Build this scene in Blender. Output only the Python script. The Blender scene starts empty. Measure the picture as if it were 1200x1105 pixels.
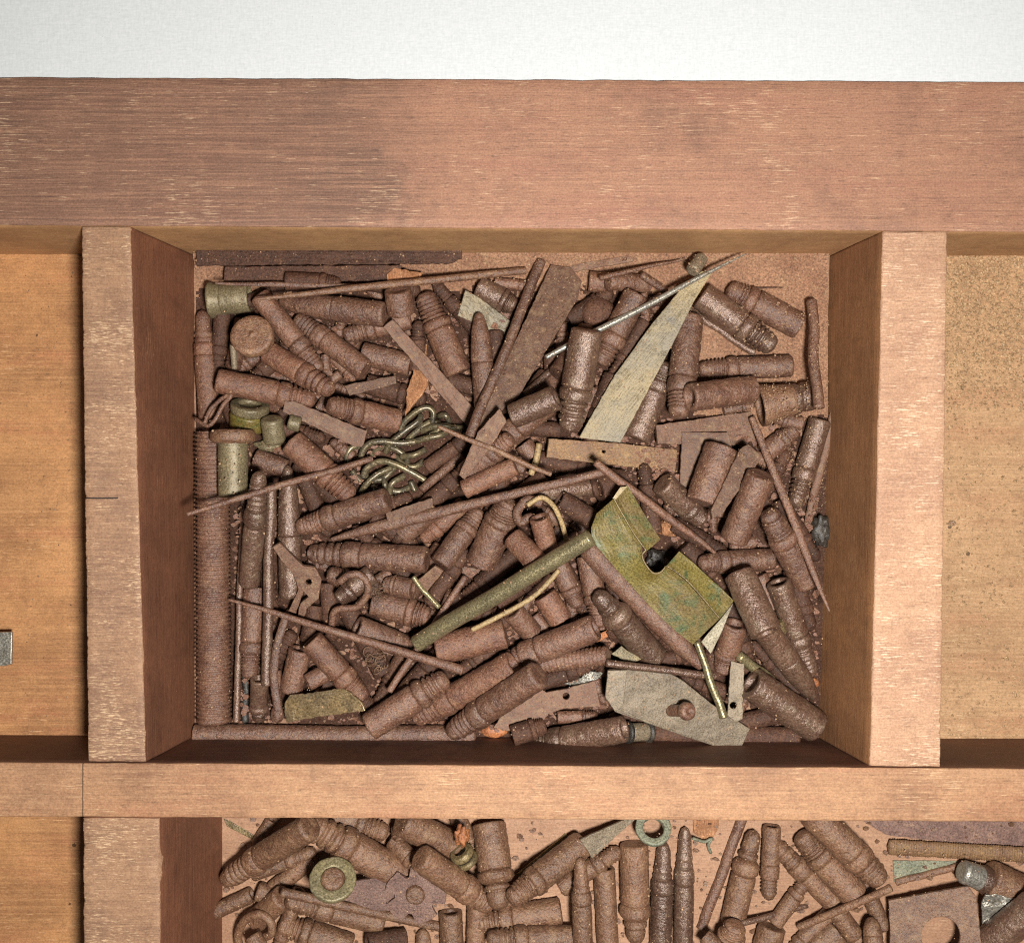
import bpy, bmesh, math, random
import numpy as np
from mathutils import Vector, noise

K = 0.00025          # metres per unit (one unit = one photograph pixel on the tray's top surface)
CAMH = 1300.0        # camera height over the tray top, in units
DEPTH = 160.0        # depth of the compartments, in units
rng = random.Random(7)

sc = bpy.context.scene
# ------------------------------------------------------------------ camera
cam_d = bpy.data.cameras.new('camera')
cam = bpy.data.objects.new('camera', cam_d)
sc.collection.objects.link(cam)
sc.camera = cam
cam.location = (0, 0, CAMH * K)
cam.rotation_euler = (0, 0, 0)
cam_d.sensor_width = 36
cam_d.sensor_fit = 'HORIZONTAL'
cam_d.lens = 36 * CAMH / 1200.0
cam_d.clip_start = 0.005
cam_d.clip_end = 20
# ------------------------------------------------------------------ world, lamp, exposure
w = bpy.data.worlds.new('World')
sc.world = w
w.use_nodes = True
bg = w.node_tree.nodes['Background']
bg.inputs[0].default_value = (1.0, 0.96, 0.90, 1)
bg.inputs[1].default_value = 0.055
ld = bpy.data.lights.new('lamp', 'AREA')
ld.shape = 'DISK'
ld.size = 170 * K
ld.energy = 2.86
ld.color = (1.0, 0.965, 0.91)
lamp = bpy.data.objects.new('lamp', ld)
sc.collection.objects.link(lamp)
LPX, LPY, LZ = 775.0, 770.0, 1450.0
lamp.location = ((LPX - 600) * K, -(LPY - 552.5) * K, LZ * K)
tgt = Vector(((720 - 600) * K, -(560 - 552.5) * K, 0))
lamp.rotation_euler = (tgt - lamp.location).to_track_quat('-Z', 'Y').to_euler()
sc.view_settings.view_transform = 'Standard'
sc.view_settings.look = 'None'
sc.view_settings.gamma = 1.0
sc.view_settings.exposure = 0.0
sc.view_settings.use_curve_mapping = False
sc.cycles.use_denoising = False
sc.cycles.pixel_filter_type = 'BLACKMAN_HARRIS'
sc.cycles.filter_width = 1.15


# ------------------------------------------------------------------ helpers
def un(px, py, z):
    """pixel of the photograph + height -> point (units, image-like y downwards)"""
    s = (CAMH - z) / CAMH
    return (px - 600.0) * s, (py - 552.5) * s


def W(x, y, z):
    return Vector((x * K, -y * K, z * K))


def link(o, parent=None):
    sc.collection.objects.link(o)
    if parent is not None:
        o.parent = parent
    return o


def tag(o, label=None, cat=None, group=None, kind=None):
    if label: o['label'] = label
    if cat: o['category'] = cat
    if group: o['group'] = group
    if kind: o['kind'] = kind
    return o


def mesh_obj(name, verts, faces, mat, base, parent=None, smooth=True):
    """verts are points in metres (world); the mesh is stored relative to base"""
    me = bpy.data.meshes.new(name)
    me.from_pydata([tuple(v - base) for v in verts], [], faces)
    me.update()
    if smooth:
        me.polygons.foreach_set('use_smooth', [True] * len(me.polygons))
    me.materials.append(mat)
    o = bpy.data.objects.new(name, me)
    link(o, parent)
    if parent is None:
        o.location = base
    return o


def empty(name, base):
    o = bpy.data.objects.new(name, None)
    o.empty_display_size = 0.002
    o.location = base
    return link(o)


# ------------------------------------------------------------------ materials
def srgb(r, g, b):
    def f(c):
        c /= 255.0
        return c / 12.92 if c <= 0.04045 else ((c + 0.055) / 1.055) ** 2.4
    return (f(r), f(g), f(b), 1)


class NT:
    def __init__(self, name):
        self.m = bpy.data.materials.new(name)
        self.m.use_nodes = True
        self.t = self.m.node_tree
        self.b = self.t.nodes['Principled BSDF']

    def n(self, typ, **kw):
        nd = self.t.nodes.new(typ)
        for k, v in kw.items():
            setattr(nd, k, v)
        return nd

    def l(self, a, b):
        self.t.links.new(a, b)

    def coords(self, scale, random_offset=True):
        tc = self.n('ShaderNodeTexCoord')
        mp = self.n('ShaderNodeMapping')
        mp.inputs['Scale'].default_value = scale
        self.l(tc.outputs['Object'], mp.inputs['Vector'])
        if random_offset:
            oi = self.n('ShaderNodeObjectInfo')
            mu = self.n('ShaderNodeMath', operation='MULTIPLY')
            mu.inputs[1].default_value = 37.0
            self.l(oi.outputs['Random'], mu.inputs[0])
            self.l(mu.outputs[0], mp.inputs['Location'])
        return mp.outputs[0]

    def noise(self, vec, scale=1.0, detail=4.0, rough=0.55, dist=0.0):
        nd = self.n('ShaderNodeTexNoise')
        nd.inputs['Scale'].default_value = scale
        nd.inputs['Detail'].default_value = detail
        nd.inputs['Roughness'].default_value = rough
        nd.inputs['Distortion'].default_value = dist
        self.l(vec, nd.inputs['Vector'])
        return nd.outputs[0]

    def ramp(self, fac, a, b, ca=0.0, cb=1.0):
        mr = self.n('ShaderNodeMapRange')
        mr.inputs['From Min'].default_value = a
        mr.inputs['From Max'].default_value = b
        mr.inputs['To Min'].default_value = ca
        mr.inputs['To Max'].default_value = cb
        self.l(fac, mr.inputs['Value'])
        return mr.outputs[0]

    def mix(self, fac, a, b, blend='MIX'):
        nd = self.n('ShaderNodeMix', data_type='RGBA', blend_type=blend)
        for s, v in ((0, fac), (6, a), (7, b)):
            if hasattr(v, 'links') or hasattr(v, 'is_linked'):
                self.l(v, nd.inputs[s])
            else:
                nd.inputs[s].default_value = v
        return nd.outputs[2]

    def math(self, op, a, b):
        nd = self.n('ShaderNodeMath', operation=op)
        for s, v in ((0, a), (1, b)):
            if hasattr(v, 'is_linked'):
                self.l(v, nd.inputs[s])
            else:
                nd.inputs[s].default_value = v
        return nd.outputs[0]

    def bump(self, h, strength, dist):
        nd = self.n('ShaderNodeBump')
        nd.inputs['Strength'].default_value = strength
        nd.inputs['Distance'].default_value = dist
        self.l(h, nd.inputs['Height'])
        self.l(nd.outputs[0], self.b.inputs['Normal'])


def grainy(name, c1, c2, c3, speck, big=26.0, fine=2.6, metallic=0.0, rough=0.6, bump=0.6, vary=0.25,
           patch=(0.40, 0.62), speck_at=0.70, spec=0.5, c3_at=(0.56, 0.70), dust=None, dust_amt=0.0):
    """old metal / rust: broad patches c1-c2, blotches c3, pale grains, all with a pitted surface"""
    g = NT(name)
    U = 1.0 / K
    v = g.coords((U, U, U))
    a = g.noise(v, 1.0 / big, 5, 0.6)
    col = g.mix(g.ramp(a, patch[0], patch[1]), c1, c2)
    b = g.noise(v, 1.0 / (big * 0.45), 4, 0.65, 0.6)
    col = g.mix(g.ramp(b, c3_at[0], c3_at[1]), col, c3)
    f = g.noise(v, 1.0 / fine, 3, 0.7)
    dk = g.ramp(f, 0.30, 0.70, 0.42, 1.58)
    cc = g.n('ShaderNodeCombineColor')
    for i in range(3):
        g.l(dk, cc.inputs[i])
    col = g.mix(1.0, col, cc.outputs[0], 'MULTIPLY')
    oi = g.n('ShaderNodeObjectInfo')
    hs = g.n('ShaderNodeHueSaturation')
    g.l(g.ramp(oi.outputs['Random'], 0, 1, 1 - vary, 1 + vary), hs.inputs['Value'])
    g.l(col, hs.inputs['Color'])
    col = hs.outputs[0]
    if dust is not None:
        d1 = g.noise(v, 1.0 / 11.0, 5, 0.75)
        col = g.mix(g.ramp(d1, 0.50, 0.66, 0.0, dust_amt), col, dust)
    s = g.noise(v, 1.0 / (fine * 0.62), 2, 0.5)
    smask = g.ramp(s, speck_at, speck_at + 0.035)
    col = g.mix(smask, col, speck)
    g.l(col, g.b.inputs['Base Color'])
    g.b.inputs['Metallic'].default_value = metallic
    g.l(g.ramp(f, 0.3, 0.7, rough - 0.16, min(1.0, rough + 0.14)), g.b.inputs['Roughness'])
    g.b.inputs['Specular IOR Level'].default_value = spec
    f2 = g.noise(v, 1.0 / (fine * 1.9), 3, 0.6)
    h = g.math('ADD', g.math('MULTIPLY', f, 0.8), g.math('MULTIPLY', b, 0.35))
    h = g.math('ADD', h, g.math('MULTIPLY', f2, 0.55))
    h = g.math('ADD', h, g.math('MULTIPLY', smask, 0.2))
    g.bump(h, bump, 2.2 * K)
    return g.m


def wood(name, grain, cdark, cmid, clight, cfleck, fleck_at=0.60, stain=(0.42, 0.62), pits=0.0, bump=0.35, fleck_amt=0.8,
         length=46.0, rough=0.62, red=None, stain_shape=False, crack=None, seam=None, mottle=0.6):
    g = NT(name)
    U = 1.0 / K
    def sv(al, ac):
        return (U / al, U / ac, U / ac) if grain == 'X' else (U / ac, U / al, U / ac)
    v0 = g.coords((U, U, U), False)
    st = g.noise(v0, 1.0 / 130.0, 5, 0.6, 0.4)
    col = g.mix(g.ramp(st, stain[0], stain[1]), cmid, cdark)
    if red is not None:
        col = g.mix(g.ramp(g.noise(g.coords(sv(240, 38), False), 1.0, 4, 0.6, 0.3), 0.5, 0.66, 0, 0.75), col, red)
    if stain_shape or crack or seam is not None:
        sx = g.n('ShaderNodeSeparateXYZ')
        g.l(v0, sx.inputs[0])
        wob = g.math('MULTIPLY', g.math('SUBTRACT', g.noise(v0, 1.0 / 55.0, 5, 0.65), 0.5), 150.0)
    if stain_shape:
        # old dark stain over the left part of the rail with a darker tide mark at its edge
        xx = g.math('ADD', sx.outputs[0], wob)
        m1 = g.ramp(xx, -80, -190, 0.0, 0.72)
        dx = g.math('DIVIDE', g.math('ADD', sx.outputs[0], 185.0), 75.0)
        dy = g.math('DIVIDE', g.math('SUBTRACT', sx.outputs[1], 335.0), 60.0)
        rr = g.math('ADD', g.math('SQRT', g.math('ADD', g.math('MULTIPLY', dx, dx), g.math('MULTIPLY', dy, dy)), 0.0), g.math('MULTIPLY', wob, 0.012))
        m2 = g.ramp(rr, 1.15, 0.7, 0.0, 0.85)
        col = g.mix(g.math('MAXIMUM', m1, m2), col, cdark)
    vl = g.coords(sv(length * 7.0, 1.7), False)
    col = g.mix(g.ramp(g.noise(vl, 1.0, 5, 0.7, 0.2), 0.58, 0.40, 0.0, 0.45), tuple(c * 0.80 for c in cdark[:3]) + (1,), col) if False else g.mix(g.ramp(g.noise(vl, 1.0, 5, 0.7, 0.2), 0.50, 0.34, 0.0, 0.38), col, tuple(c * 0.75 for c in cdark[:3]) + (1,))
    vg = g.coords(sv(length * 2.4, 2.6), False)
    gr = g.noise(vg, 1.0, 6, 0.65, 0.35)
    col = g.mix(g.ramp(gr, 0.44, 0.76, 0.0, 0.85), col, clight)
    mo = g.math('ADD', g.math('MULTIPLY', g.noise(v0, 1.0 / 17.0, 6, 0.75), 0.6), g.math('MULTIPLY', g.noise(v0, 1.0 / 75.0, 5, 0.7), 0.4))
    col = g.mix(g.ramp(mo, 0.51, 0.36, 0.0, mottle), col, tuple(c * 0.85 for c in cdark[:3]) + (1,))
    col = g.mix(g.ramp(mo, 0.54, 0.68, 0.0, 0.45), col, clight)
    vp = g.coords(sv(14.0, 1.3), False)
    po = g.noise(vp, 1.0, 3, 0.6)
    col = g.mix(g.ramp(po, 0.42, 0.30, 0.0, 0.55), col, tuple(c * 0.45 for c in cdark[:3]) + (1,))
    vf = g.coords(sv(length * 0.42, 1.05), False)
    fl = g.noise(vf, 1.0, 3, 0.55)
    area = g.noise(v0, 1.0 / 90.0, 5, 0.7)
    flm = g.ramp(g.math('ADD', fl, g.math('MULTIPLY', g.math('SUBTRACT', area, 0.5), 0.6)), fleck_at, fleck_at + 0.07, 0.0, fleck_amt)
    col = g.mix(flm, col, cfleck)
    fine = g.noise(v0, 1.0 / 2.2, 3, 0.7)
    cc = g.n('ShaderNodeCombineColor')
    dk = g.ramp(fine, 0.3, 0.7, 0.74, 1.24)
    for i in range(3):
        g.l(dk, cc.inputs[i])
    col = g.mix(1.0, col, cc.outputs[0], 'MULTIPLY')
    h = g.math('ADD', g.math('MULTIPLY', gr, 0.5), g.math('MULTIPLY', po, 0.6))
    if seam is not None:
        sm = g.math('LESS_THAN', g.math('ABSOLUTE', g.math('ADD', g.math('SUBTRACT', sx.outputs[0], seam), g.math('MULTIPLY', wob, 0.03)), 0.0), 0.8)
        col = g.mix(g.math('MULTIPLY', sm, 0.75), col, (0.05, 0.032, 0.02, 1))
        h = g.math('SUBTRACT', h, g.math('MULTIPLY', sm, 1.5))
    if crack:
        cx0, cx1, cy = crack
        yy = g.math('ABSOLUTE', g.math('ADD', g.math('SUBTRACT', sx.outputs[1], cy), g.math('MULTIPLY', wob, 0.02)), 0.0)
        cm = g.math('MULTIPLY', g.math('LESS_THAN', yy, 0.9), g.math('MULTIPLY', g.math('GREATER_THAN', sx.outputs[0], cx0), g.math('LESS_THAN', sx.outputs[0], cx1)))
        col = g.mix(cm, col, (0.03, 0.02, 0.015, 1))
        h = g.math('SUBTRACT', h, g.math('MULTIPLY', cm, 2.0))
    h = g.math('ADD', h, g.math('MULTIPLY', fine, 0.35))
    if pits > 0:
        vo = g.n('ShaderNodeTexVoronoi')
        vo.inputs['Scale'].default_value = 1.0 / 24.0
        g.l(v0, vo.inputs['Vector'])
        wob = g.math('ADD', vo.outputs['Distance'], g.math('MULTIPLY', g.math('SUBTRACT', fine, 0.5), 0.12))
        sel = g.n('ShaderNodeSeparateColor')
        g.l(vo.outputs['Color'], sel.inputs[0])
        rad = g.ramp(sel.outputs[0], 0.50, 1.0, 0.0, 0.13)
        pit = g.math('LESS_THAN', wob, rad)
        col = g.mix(g.math('MULTIPLY', pit, pits), col, tuple(c * 0.22 for c in cdark[:3]) + (1,))
        h = g.math('SUBTRACT', h, g.math('MULTIPLY', pit, 0.6))
    g.l(col, g.b.inputs['Base Color'])
    g.b.inputs['Roughness'].default_value = rough
    g.b.inputs['Specular IOR Level'].default_value = 0.35
    g.bump(h, bump, 2.0 * K)
    return g.m


M = {}
M['rust'] = grainy('rust', (0.169, 0.080, 0.048, 1), (0.111, 0.050, 0.032, 1), (0.221, 0.112, 0.061, 1), (0.584, 0.450, 0.305, 1),
                   dust=(0.255, 0.158, 0.104, 1), dust_amt=0.5, bump=0.85, rough=0.44, spec=0.8, vary=0.22)
M['rust_red'] = grainy('rust_red', (0.188, 0.084, 0.048, 1), (0.127, 0.054, 0.034, 1), (0.235, 0.114, 0.059, 1), (0.584, 0.450, 0.305, 1),
                   dust=(0.273, 0.158, 0.094, 1), dust_amt=0.5, bump=0.85, rough=0.5, spec=0.7, vary=0.22)
M['rust_worn'] = grainy('rust_worn', (0.119, 0.062, 0.041, 1), (0.163, 0.096, 0.063, 1), (0.189, 0.133, 0.089, 1), (0.572, 0.461, 0.329, 1),
                        metallic=0.25, rough=0.33, bump=0.6, dust=(0.238, 0.151, 0.099, 1), dust_amt=0.3, spec=0.9)
M['rust_dusty'] = grainy('rust_dusty', (0.202, 0.101, 0.055, 1), (0.141, 0.066, 0.037, 1), (0.254, 0.137, 0.071, 1), (0.677, 0.494, 0.293, 1),
                         dust=(0.310, 0.185, 0.100, 1), dust_amt=0.6, bump=0.85, rough=0.46, spec=0.8, vary=0.2)
M['rust_dark'] = grainy('rust_dark', (0.092, 0.043, 0.026, 1), (0.066, 0.032, 0.022, 1), (0.132, 0.066, 0.038, 1), (0.440, 0.338, 0.230, 1), bump=0.8, spec=0.3, rough=0.6)  # dark rusty pieces, and buried pins with gap shade put into their colour
M['rust_flat'] = grainy('rust_flat', (0.165, 0.084, 0.051, 1), (0.127, 0.062, 0.038, 1), (0.208, 0.117, 0.064, 1), (0.565, 0.441, 0.288, 1),
                        fine=2.2, bump=0.45, dust=(0.263, 0.173, 0.098, 1), dust_amt=0.5)
M['rust_gold'] = grainy('rust_gold', (0.24, 0.135, 0.062, 1), (0.19, 0.10, 0.055, 1), (0.30, 0.185, 0.08, 1), (0.66, 0.5, 0.3, 1), fine=2.2, bump=0.4)
M['purple_rust'] = grainy('purple_rust', (0.203, 0.118, 0.091, 1), (0.143, 0.080, 0.064, 1), (0.285, 0.177, 0.129, 1), (0.713, 0.591, 0.450, 1), fine=2.2)
M['olive'] = grainy('olive', (0.201, 0.161, 0.090, 1), (0.154, 0.123, 0.070, 1), (0.239, 0.182, 0.095, 1), (0.636, 0.509, 0.324, 1),
                    metallic=0.2, rough=0.45, bump=0.3, fine=2.0, vary=0.1)
M['olive_metal'] = grainy('olive_metal', (0.309, 0.258, 0.137, 1), (0.238, 0.200, 0.112, 1), (0.361, 0.289, 0.168, 1), (0.773, 0.665, 0.504, 1),
                    metallic=0.55, rough=0.34, bump=0.22, fine=2.0, vary=0.1)
M['brass_green'] = grainy('brass_green', (0.159, 0.123, 0.026, 1), (0.140, 0.095, 0.030, 1), (0.069, 0.090, 0.030, 1), (0.470, 0.381, 0.140, 1),
                          metallic=0.12, rough=0.45, bump=0.25, big=60, fine=2.2, vary=0.02, c3_at=(0.50, 0.64), speck_at=0.72)
M['brass_pale'] = grainy('brass_pale', (0.221, 0.162, 0.075, 1), (0.158, 0.119, 0.060, 1), (0.116, 0.085, 0.050, 1), (0.735, 0.589, 0.400, 1),
                         metallic=0.3, rough=0.42, bump=0.4, vary=0.08)
M['chain'] = grainy('chain', (0.165, 0.130, 0.070, 1), (0.105, 0.088, 0.061, 1), (0.220, 0.170, 0.101, 1), (0.440, 0.350, 0.270, 1),
                    metallic=0.35, rough=0.34, bump=0.15, vary=0.2, speck_at=0.80)
M['grey'] = grainy('grey', (0.212, 0.165, 0.109, 1), (0.159, 0.123, 0.084, 1), (0.233, 0.162, 0.103, 1), (0.530, 0.431, 0.314, 1),
                   metallic=0.2, rough=0.5, bump=0.35, fine=2.0, vary=0.08)
M['grey_gold'] = grainy('grey_gold', (0.198, 0.166, 0.115, 1), (0.285, 0.216, 0.110, 1), (0.161, 0.140, 0.108, 1), (0.460, 0.386, 0.280, 1),
                        metallic=0.2, rough=0.5, bump=0.35, fine=2.0, vary=0.03, big=120)
M['silver'] = grainy('silver', (0.36, 0.34, 0.29, 1), (0.27, 0.25, 0.21, 1), (0.22, 0.19, 0.14, 1), (0.6, 0.58, 0.5, 1),
                     metallic=0.55, rough=0.36, bump=0.3, vary=0.05)
M['pale'] = grainy('pale', (0.52, 0.47, 0.35, 1), (0.42, 0.37, 0.26, 1), (0.34, 0.27, 0.16, 1), (0.7, 0.66, 0.5, 1), rough=0.5, bump=0.3, vary=0.05)
M['tan'] = grainy('tan', (0.40, 0.28, 0.135, 1), (0.33, 0.22, 0.10, 1), (0.28, 0.18, 0.08, 1), (0.7, 0.6, 0.4, 1), bump=0.2, vary=0.08)
M['black'] = grainy('black', (0.030, 0.026, 0.022, 1), (0.05, 0.042, 0.034, 1), (0.08, 0.068, 0.05, 1), (0.4, 0.36, 0.3, 1), rough=0.4)
M['orange'] = grainy('orange', (0.34, 0.125, 0.045, 1), (0.24, 0.085, 0.035, 1), (0.42, 0.19, 0.07, 1), (0.8, 0.5, 0.25, 1), bump=0.3)
M['verdigris'] = grainy('verdigris', (0.258, 0.256, 0.177, 1), (0.189, 0.200, 0.143, 1), (0.310, 0.272, 0.150, 1), (0.602, 0.560, 0.408, 1), metallic=0.3, bump=0.3, vary=0.05)
M['fibre'] = grainy('fibre', (0.16, 0.09, 0.05, 1), (0.11, 0.06, 0.035, 1), (0.22, 0.13, 0.07, 1), (0.4, 0.28, 0.18, 1), bump=0.2)
M['brass_washer_metal'] = grainy('brass_washer_metal', (0.260, 0.216, 0.110, 1), (0.190, 0.163, 0.095, 1), (0.300, 0.238, 0.140, 1), (0.600, 0.484, 0.350, 1), metallic=0.2, rough=0.45, bump=0.3, vary=0.03)
M['foil_brass'] = grainy('foil_brass', (0.270, 0.191, 0.095, 1), (0.184, 0.135, 0.080, 1), (0.346, 0.242, 0.120, 1), (0.648, 0.484, 0.300, 1), metallic=0.4, rough=0.38, bump=0.15, big=40, vary=0.03)
M['crumb'] = grainy('crumb', (0.42, 0.27, 0.16, 1), (0.30, 0.17, 0.10, 1), (0.55, 0.40, 0.25, 1), (0.8, 0.7, 0.5, 1), bump=0.2, big=14)
M['sawdust'] = grainy('sawdust', (0.38, 0.25, 0.135, 1), (0.27, 0.17, 0.092, 1), (0.50, 0.36, 0.20, 1), (0.8, 0.7, 0.5, 1), bump=0.2, big=12)
M['dust_shaded'] = grainy('dust_shaded', (0.050, 0.025, 0.017, 1), (0.072, 0.036, 0.024, 1), (0.11, 0.056, 0.035, 1), (0.7, 0.55, 0.35, 1), bump=0.6, big=50, vary=0.0, spec=0.08, rough=0.84)  # dark rust dust with the heap's shade put into its colour
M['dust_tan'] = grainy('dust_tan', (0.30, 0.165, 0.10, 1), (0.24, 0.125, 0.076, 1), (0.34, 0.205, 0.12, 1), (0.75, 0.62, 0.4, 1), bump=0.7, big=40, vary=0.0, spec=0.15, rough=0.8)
M['chip'] = wood('chip', 'Y', (0.176, 0.074, 0.034, 1), (0.365, 0.159, 0.070, 1), (0.567, 0.290, 0.142, 1), (0.743, 0.459, 0.257, 1), length=9, stain=(.42,.58), bump=0.8)

M['rail_back'] = wood('rail_back', 'X', (0.141, 0.077, 0.055, 1), (0.340, 0.171, 0.108, 1), (0.408, 0.215, 0.132, 1), (0.748, 0.517, 0.325, 1),
                      fleck_at=0.64, stain=(0.55, 0.80), red=(0.324, 0.149, 0.099, 1), mottle=0.28, fleck_amt=0.55, length=58, stain_shape=True)
M['rail_cross'] = wood('rail_cross', 'X', (0.278, 0.143, 0.080, 1), (0.412, 0.222, 0.119, 1), (0.492, 0.287, 0.159, 1), (0.684, 0.467, 0.276, 1),
                       fleck_at=0.65, stain=(0.48, 0.68), red=(0.374, 0.175, 0.095, 1), length=60, seam=-503.0)
M['div_left'] = wood('div_left', 'X', (0.242, 0.132, 0.083, 1), (0.344, 0.193, 0.112, 1), (0.447, 0.271, 0.157, 1), (0.798, 0.565, 0.347, 1),
                     fleck_at=0.60, length=24.0, fleck_amt=0.58, crack=(-500, -462, -31.0))  # light falloff towards the left is partly put into this darker tone
M['div_right'] = wood('div_right', 'X', (0.388, 0.213, 0.133, 1), (0.483, 0.281, 0.170, 1), (0.566, 0.354, 0.223, 1), (0.787, 0.582, 0.403, 1),
                      fleck_at=0.62, length=30.0)  # paler than the left dividers, partly to carry the brighter light here
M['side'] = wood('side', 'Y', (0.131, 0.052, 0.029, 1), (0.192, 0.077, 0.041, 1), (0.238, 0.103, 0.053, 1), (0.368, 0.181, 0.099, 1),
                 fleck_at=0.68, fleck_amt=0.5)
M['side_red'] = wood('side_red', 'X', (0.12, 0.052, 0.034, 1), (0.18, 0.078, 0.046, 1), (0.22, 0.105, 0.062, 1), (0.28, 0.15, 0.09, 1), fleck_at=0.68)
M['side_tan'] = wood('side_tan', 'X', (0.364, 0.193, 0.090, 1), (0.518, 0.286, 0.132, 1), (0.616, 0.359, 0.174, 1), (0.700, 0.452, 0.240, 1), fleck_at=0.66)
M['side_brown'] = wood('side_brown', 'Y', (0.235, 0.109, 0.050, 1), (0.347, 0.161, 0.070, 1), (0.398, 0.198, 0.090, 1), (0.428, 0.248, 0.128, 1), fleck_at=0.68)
M['floor_left'] = wood('floor_left', 'X', (0.343, 0.162, 0.069, 1), (0.533, 0.262, 0.107, 1), (0.610, 0.317, 0.138, 1), (0.788, 0.468, 0.245, 1),
                       fleck_at=0.68, pits=0.85, length=60, bump=0.3, red=(0.458, 0.183, 0.087, 1), stain=(0.44, 0.64))
M['floor_main'] = wood('floor_main', 'X', (0.22, 0.115, 0.068, 1), (0.32, 0.17, 0.10, 1), (0.40, 0.23, 0.135, 1), (0.5, 0.33, 0.2, 1),
                       fleck_at=0.68, pits=0.5)
M['floor_low'] = wood('floor_low', 'X', (0.331, 0.177, 0.104, 1), (0.423, 0.237, 0.144, 1), (0.478, 0.291, 0.180, 1), (0.570, 0.391, 0.252, 1),
                      fleck_at=0.68, pits=0.6)
M['floor_right'] = wood('floor_right', 'X', (0.335, 0.189, 0.095, 1), (0.464, 0.275, 0.142, 1), (0.540, 0.341, 0.185, 1), (0.670, 0.483, 0.280, 1),
                        fleck_at=0.66, pits=0.85, red=(0.432, 0.221, 0.115, 1), stain=(0.44, 0.64))


def paper():
    g = NT('backdrop_cloth')
    U = 1.0 / K
    v = g.coords((U, U, U), False)
    a = g.noise(v, 1 / 3.0, 4, 0.6)
    b = g.noise(g.coords((U / 2.0, U / 14.0, U / 6), False), 1.0, 3, 0.6)
    c = g.noise(g.coords((U / 14.0, U / 2.0, U / 6), False), 1.0, 3, 0.6)
    s = g.math('ADD', g.math('MULTIPLY', a, 0.5), g.math('MULTIPLY', g.math('ADD', b, c), 0.35))
    col = g.mix(g.ramp(s, 0.45, 0.75), (0.575, 0.60, 0.615, 1), (0.68, 0.70, 0.715, 1))
    sp = g.noise(v, 1 / 2.3, 2, 0.5)
    col = g.mix(g.ramp(sp, 0.75, 0.79, 0, 0.8), col, (0.35, 0.33, 0.30, 1))
    g.l(col, g.b.inputs['Base Color'])
    g.b.inputs['Roughness'].default_value = 0.9
    g.b.inputs['Specular IOR Level'].default_value = 0.1
    g.bump(s, 0.25, 1.5 * K)
    return g.m


M['paper'] = paper()


# ------------------------------------------------------------------ the tray
def rough_prism(name, top, bot, mats, parent, zt=0.0, zb=-DEPTH - 7, nl=120, nw=10, bev=2.4, amp=0.55, face_mats=None, bites=(), seed=0.0, wear=1.3):
    """a worn board. top/bot: 4 world points each (units), order a-b along one long edge, c-d back along the other.
    Long direction a->b; rounded, nibbled top edges."""
    top = [Vector((p[0], p[1], zt)) for p in top]
    bot = [Vector((p[0], p[1], zb)) for p in bot]
    verts, faces, fm = [], [], []

    def lerp(a, b, t): return a + (b - a) * t
    # cross-section loop: bottom edge 1 -> up side 1 -> top -> down side 2 -> bottom edge 2
    rows = []
    for i in range(nl + 1):
        t = i / nl
        T1, T2 = lerp(top[0], top[1], t), lerp(top[3], top[2], t)
        B1, B2 = lerp(bot[0], bot[1], t), lerp(bot[3], bot[2], t)
        wv = (T2 - T1)
        wl = wv.length
        wv.normalize()
        d1, d2 = (B1 - T1).normalized(), (B2 - T2).normalized()
        L = (top[1] - top[0]).length * t
        e1 = bev * (0.65 + 0.9 * max(0, noise.noise(Vector((L / 22, seed, 1.3))))) + max(0, noise.noise(Vector((L / 5, seed, 4.0)))) * wear
        e2 = bev * (0.65 + 0.9 * max(0, noise.noise(Vector((L / 22, seed, 7.7))))) + max(0, noise.noise(Vector((L / 5, seed, 9.0)))) * wear
        for (bt, side, size, depth) in bites:
            g_ = math.exp(-((L - bt) / size) ** 2) * depth
            if side == 1: e1 += g_
            else: e2 += g_
        row = [B1]
        for q in (0.985, 0.66, 0.33, 0.12):
            row.append(lerp(T1, B1, q))
        row.append(T1 + d1 * e1)
        row.append(T1 + wv * e1 * 0.35 + d1 * e1 * 0.35)
        row.append(T1 + wv * e1)
        for j in range(1, nw):
            row.append(lerp(T1 + wv * e1, T2 - wv * e2, j / nw))
        row.append(T2 - wv * e2)
        row.append(T2 - wv * e2 * 0.35 + d2 * e2 * 0.35)
        row.append(T2 + d2 * e2)
        for q in (0.12, 0.33, 0.66, 0.985):
            row.append(lerp(T2, B2, q))
        row.append(B2)
        rows.append(row)
    n = len(rows[0])
    for r in rows:
        for p in r:
            q = p + noise.noise_vector(Vector((p.x / 30, p.y / 30, p.z / 30 + seed))) * amp
            q += noise.noise_vector(Vector((p.x / 7, p.y / 7, p.z / 7 + seed + 5))) * amp * 0.3
            verts.append(W(q.x, q.y, q.z))
    for i in range(nl):
        for j in range(n - 1):
            faces.append((i * n + j, (i + 1) * n + j, (i + 1) * n + j + 1, i * n + j + 1))
            fm.append(1 if j < 5 else (0 if j < n - 6 else 2))
        faces.append((i * n + n - 1, (i + 1) * n + n - 1, (i + 1) * n, i * n))
        fm.append(1)
    faces.append(tuple(range(n)))
    fm.append(1)
    faces.append(tuple(nl * n + j for j in reversed(range(n))))
    fm.append(1)
    base = W((top[0].x + top[2].x) / 2, (top[0].y + top[2].y) / 2, zb)
    o = mesh_obj(name, verts, faces, mats[0], Vector((0, 0, 0)), parent, True)
    me = o.data
    for m_ in mats[1:]:
        me.materials.append(m_)
    me.polygons.foreach_set('material_index', fm)
    bm = bmesh.new(); bm.from_mesh(me); bmesh.ops.recalc_face_normals(bm, faces=bm.faces); bm.to_mesh(me); bm.free()
    return o


def at(px, py, z=0.0):
    x, y = un(px, py, z)
    return (x, y)


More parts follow.
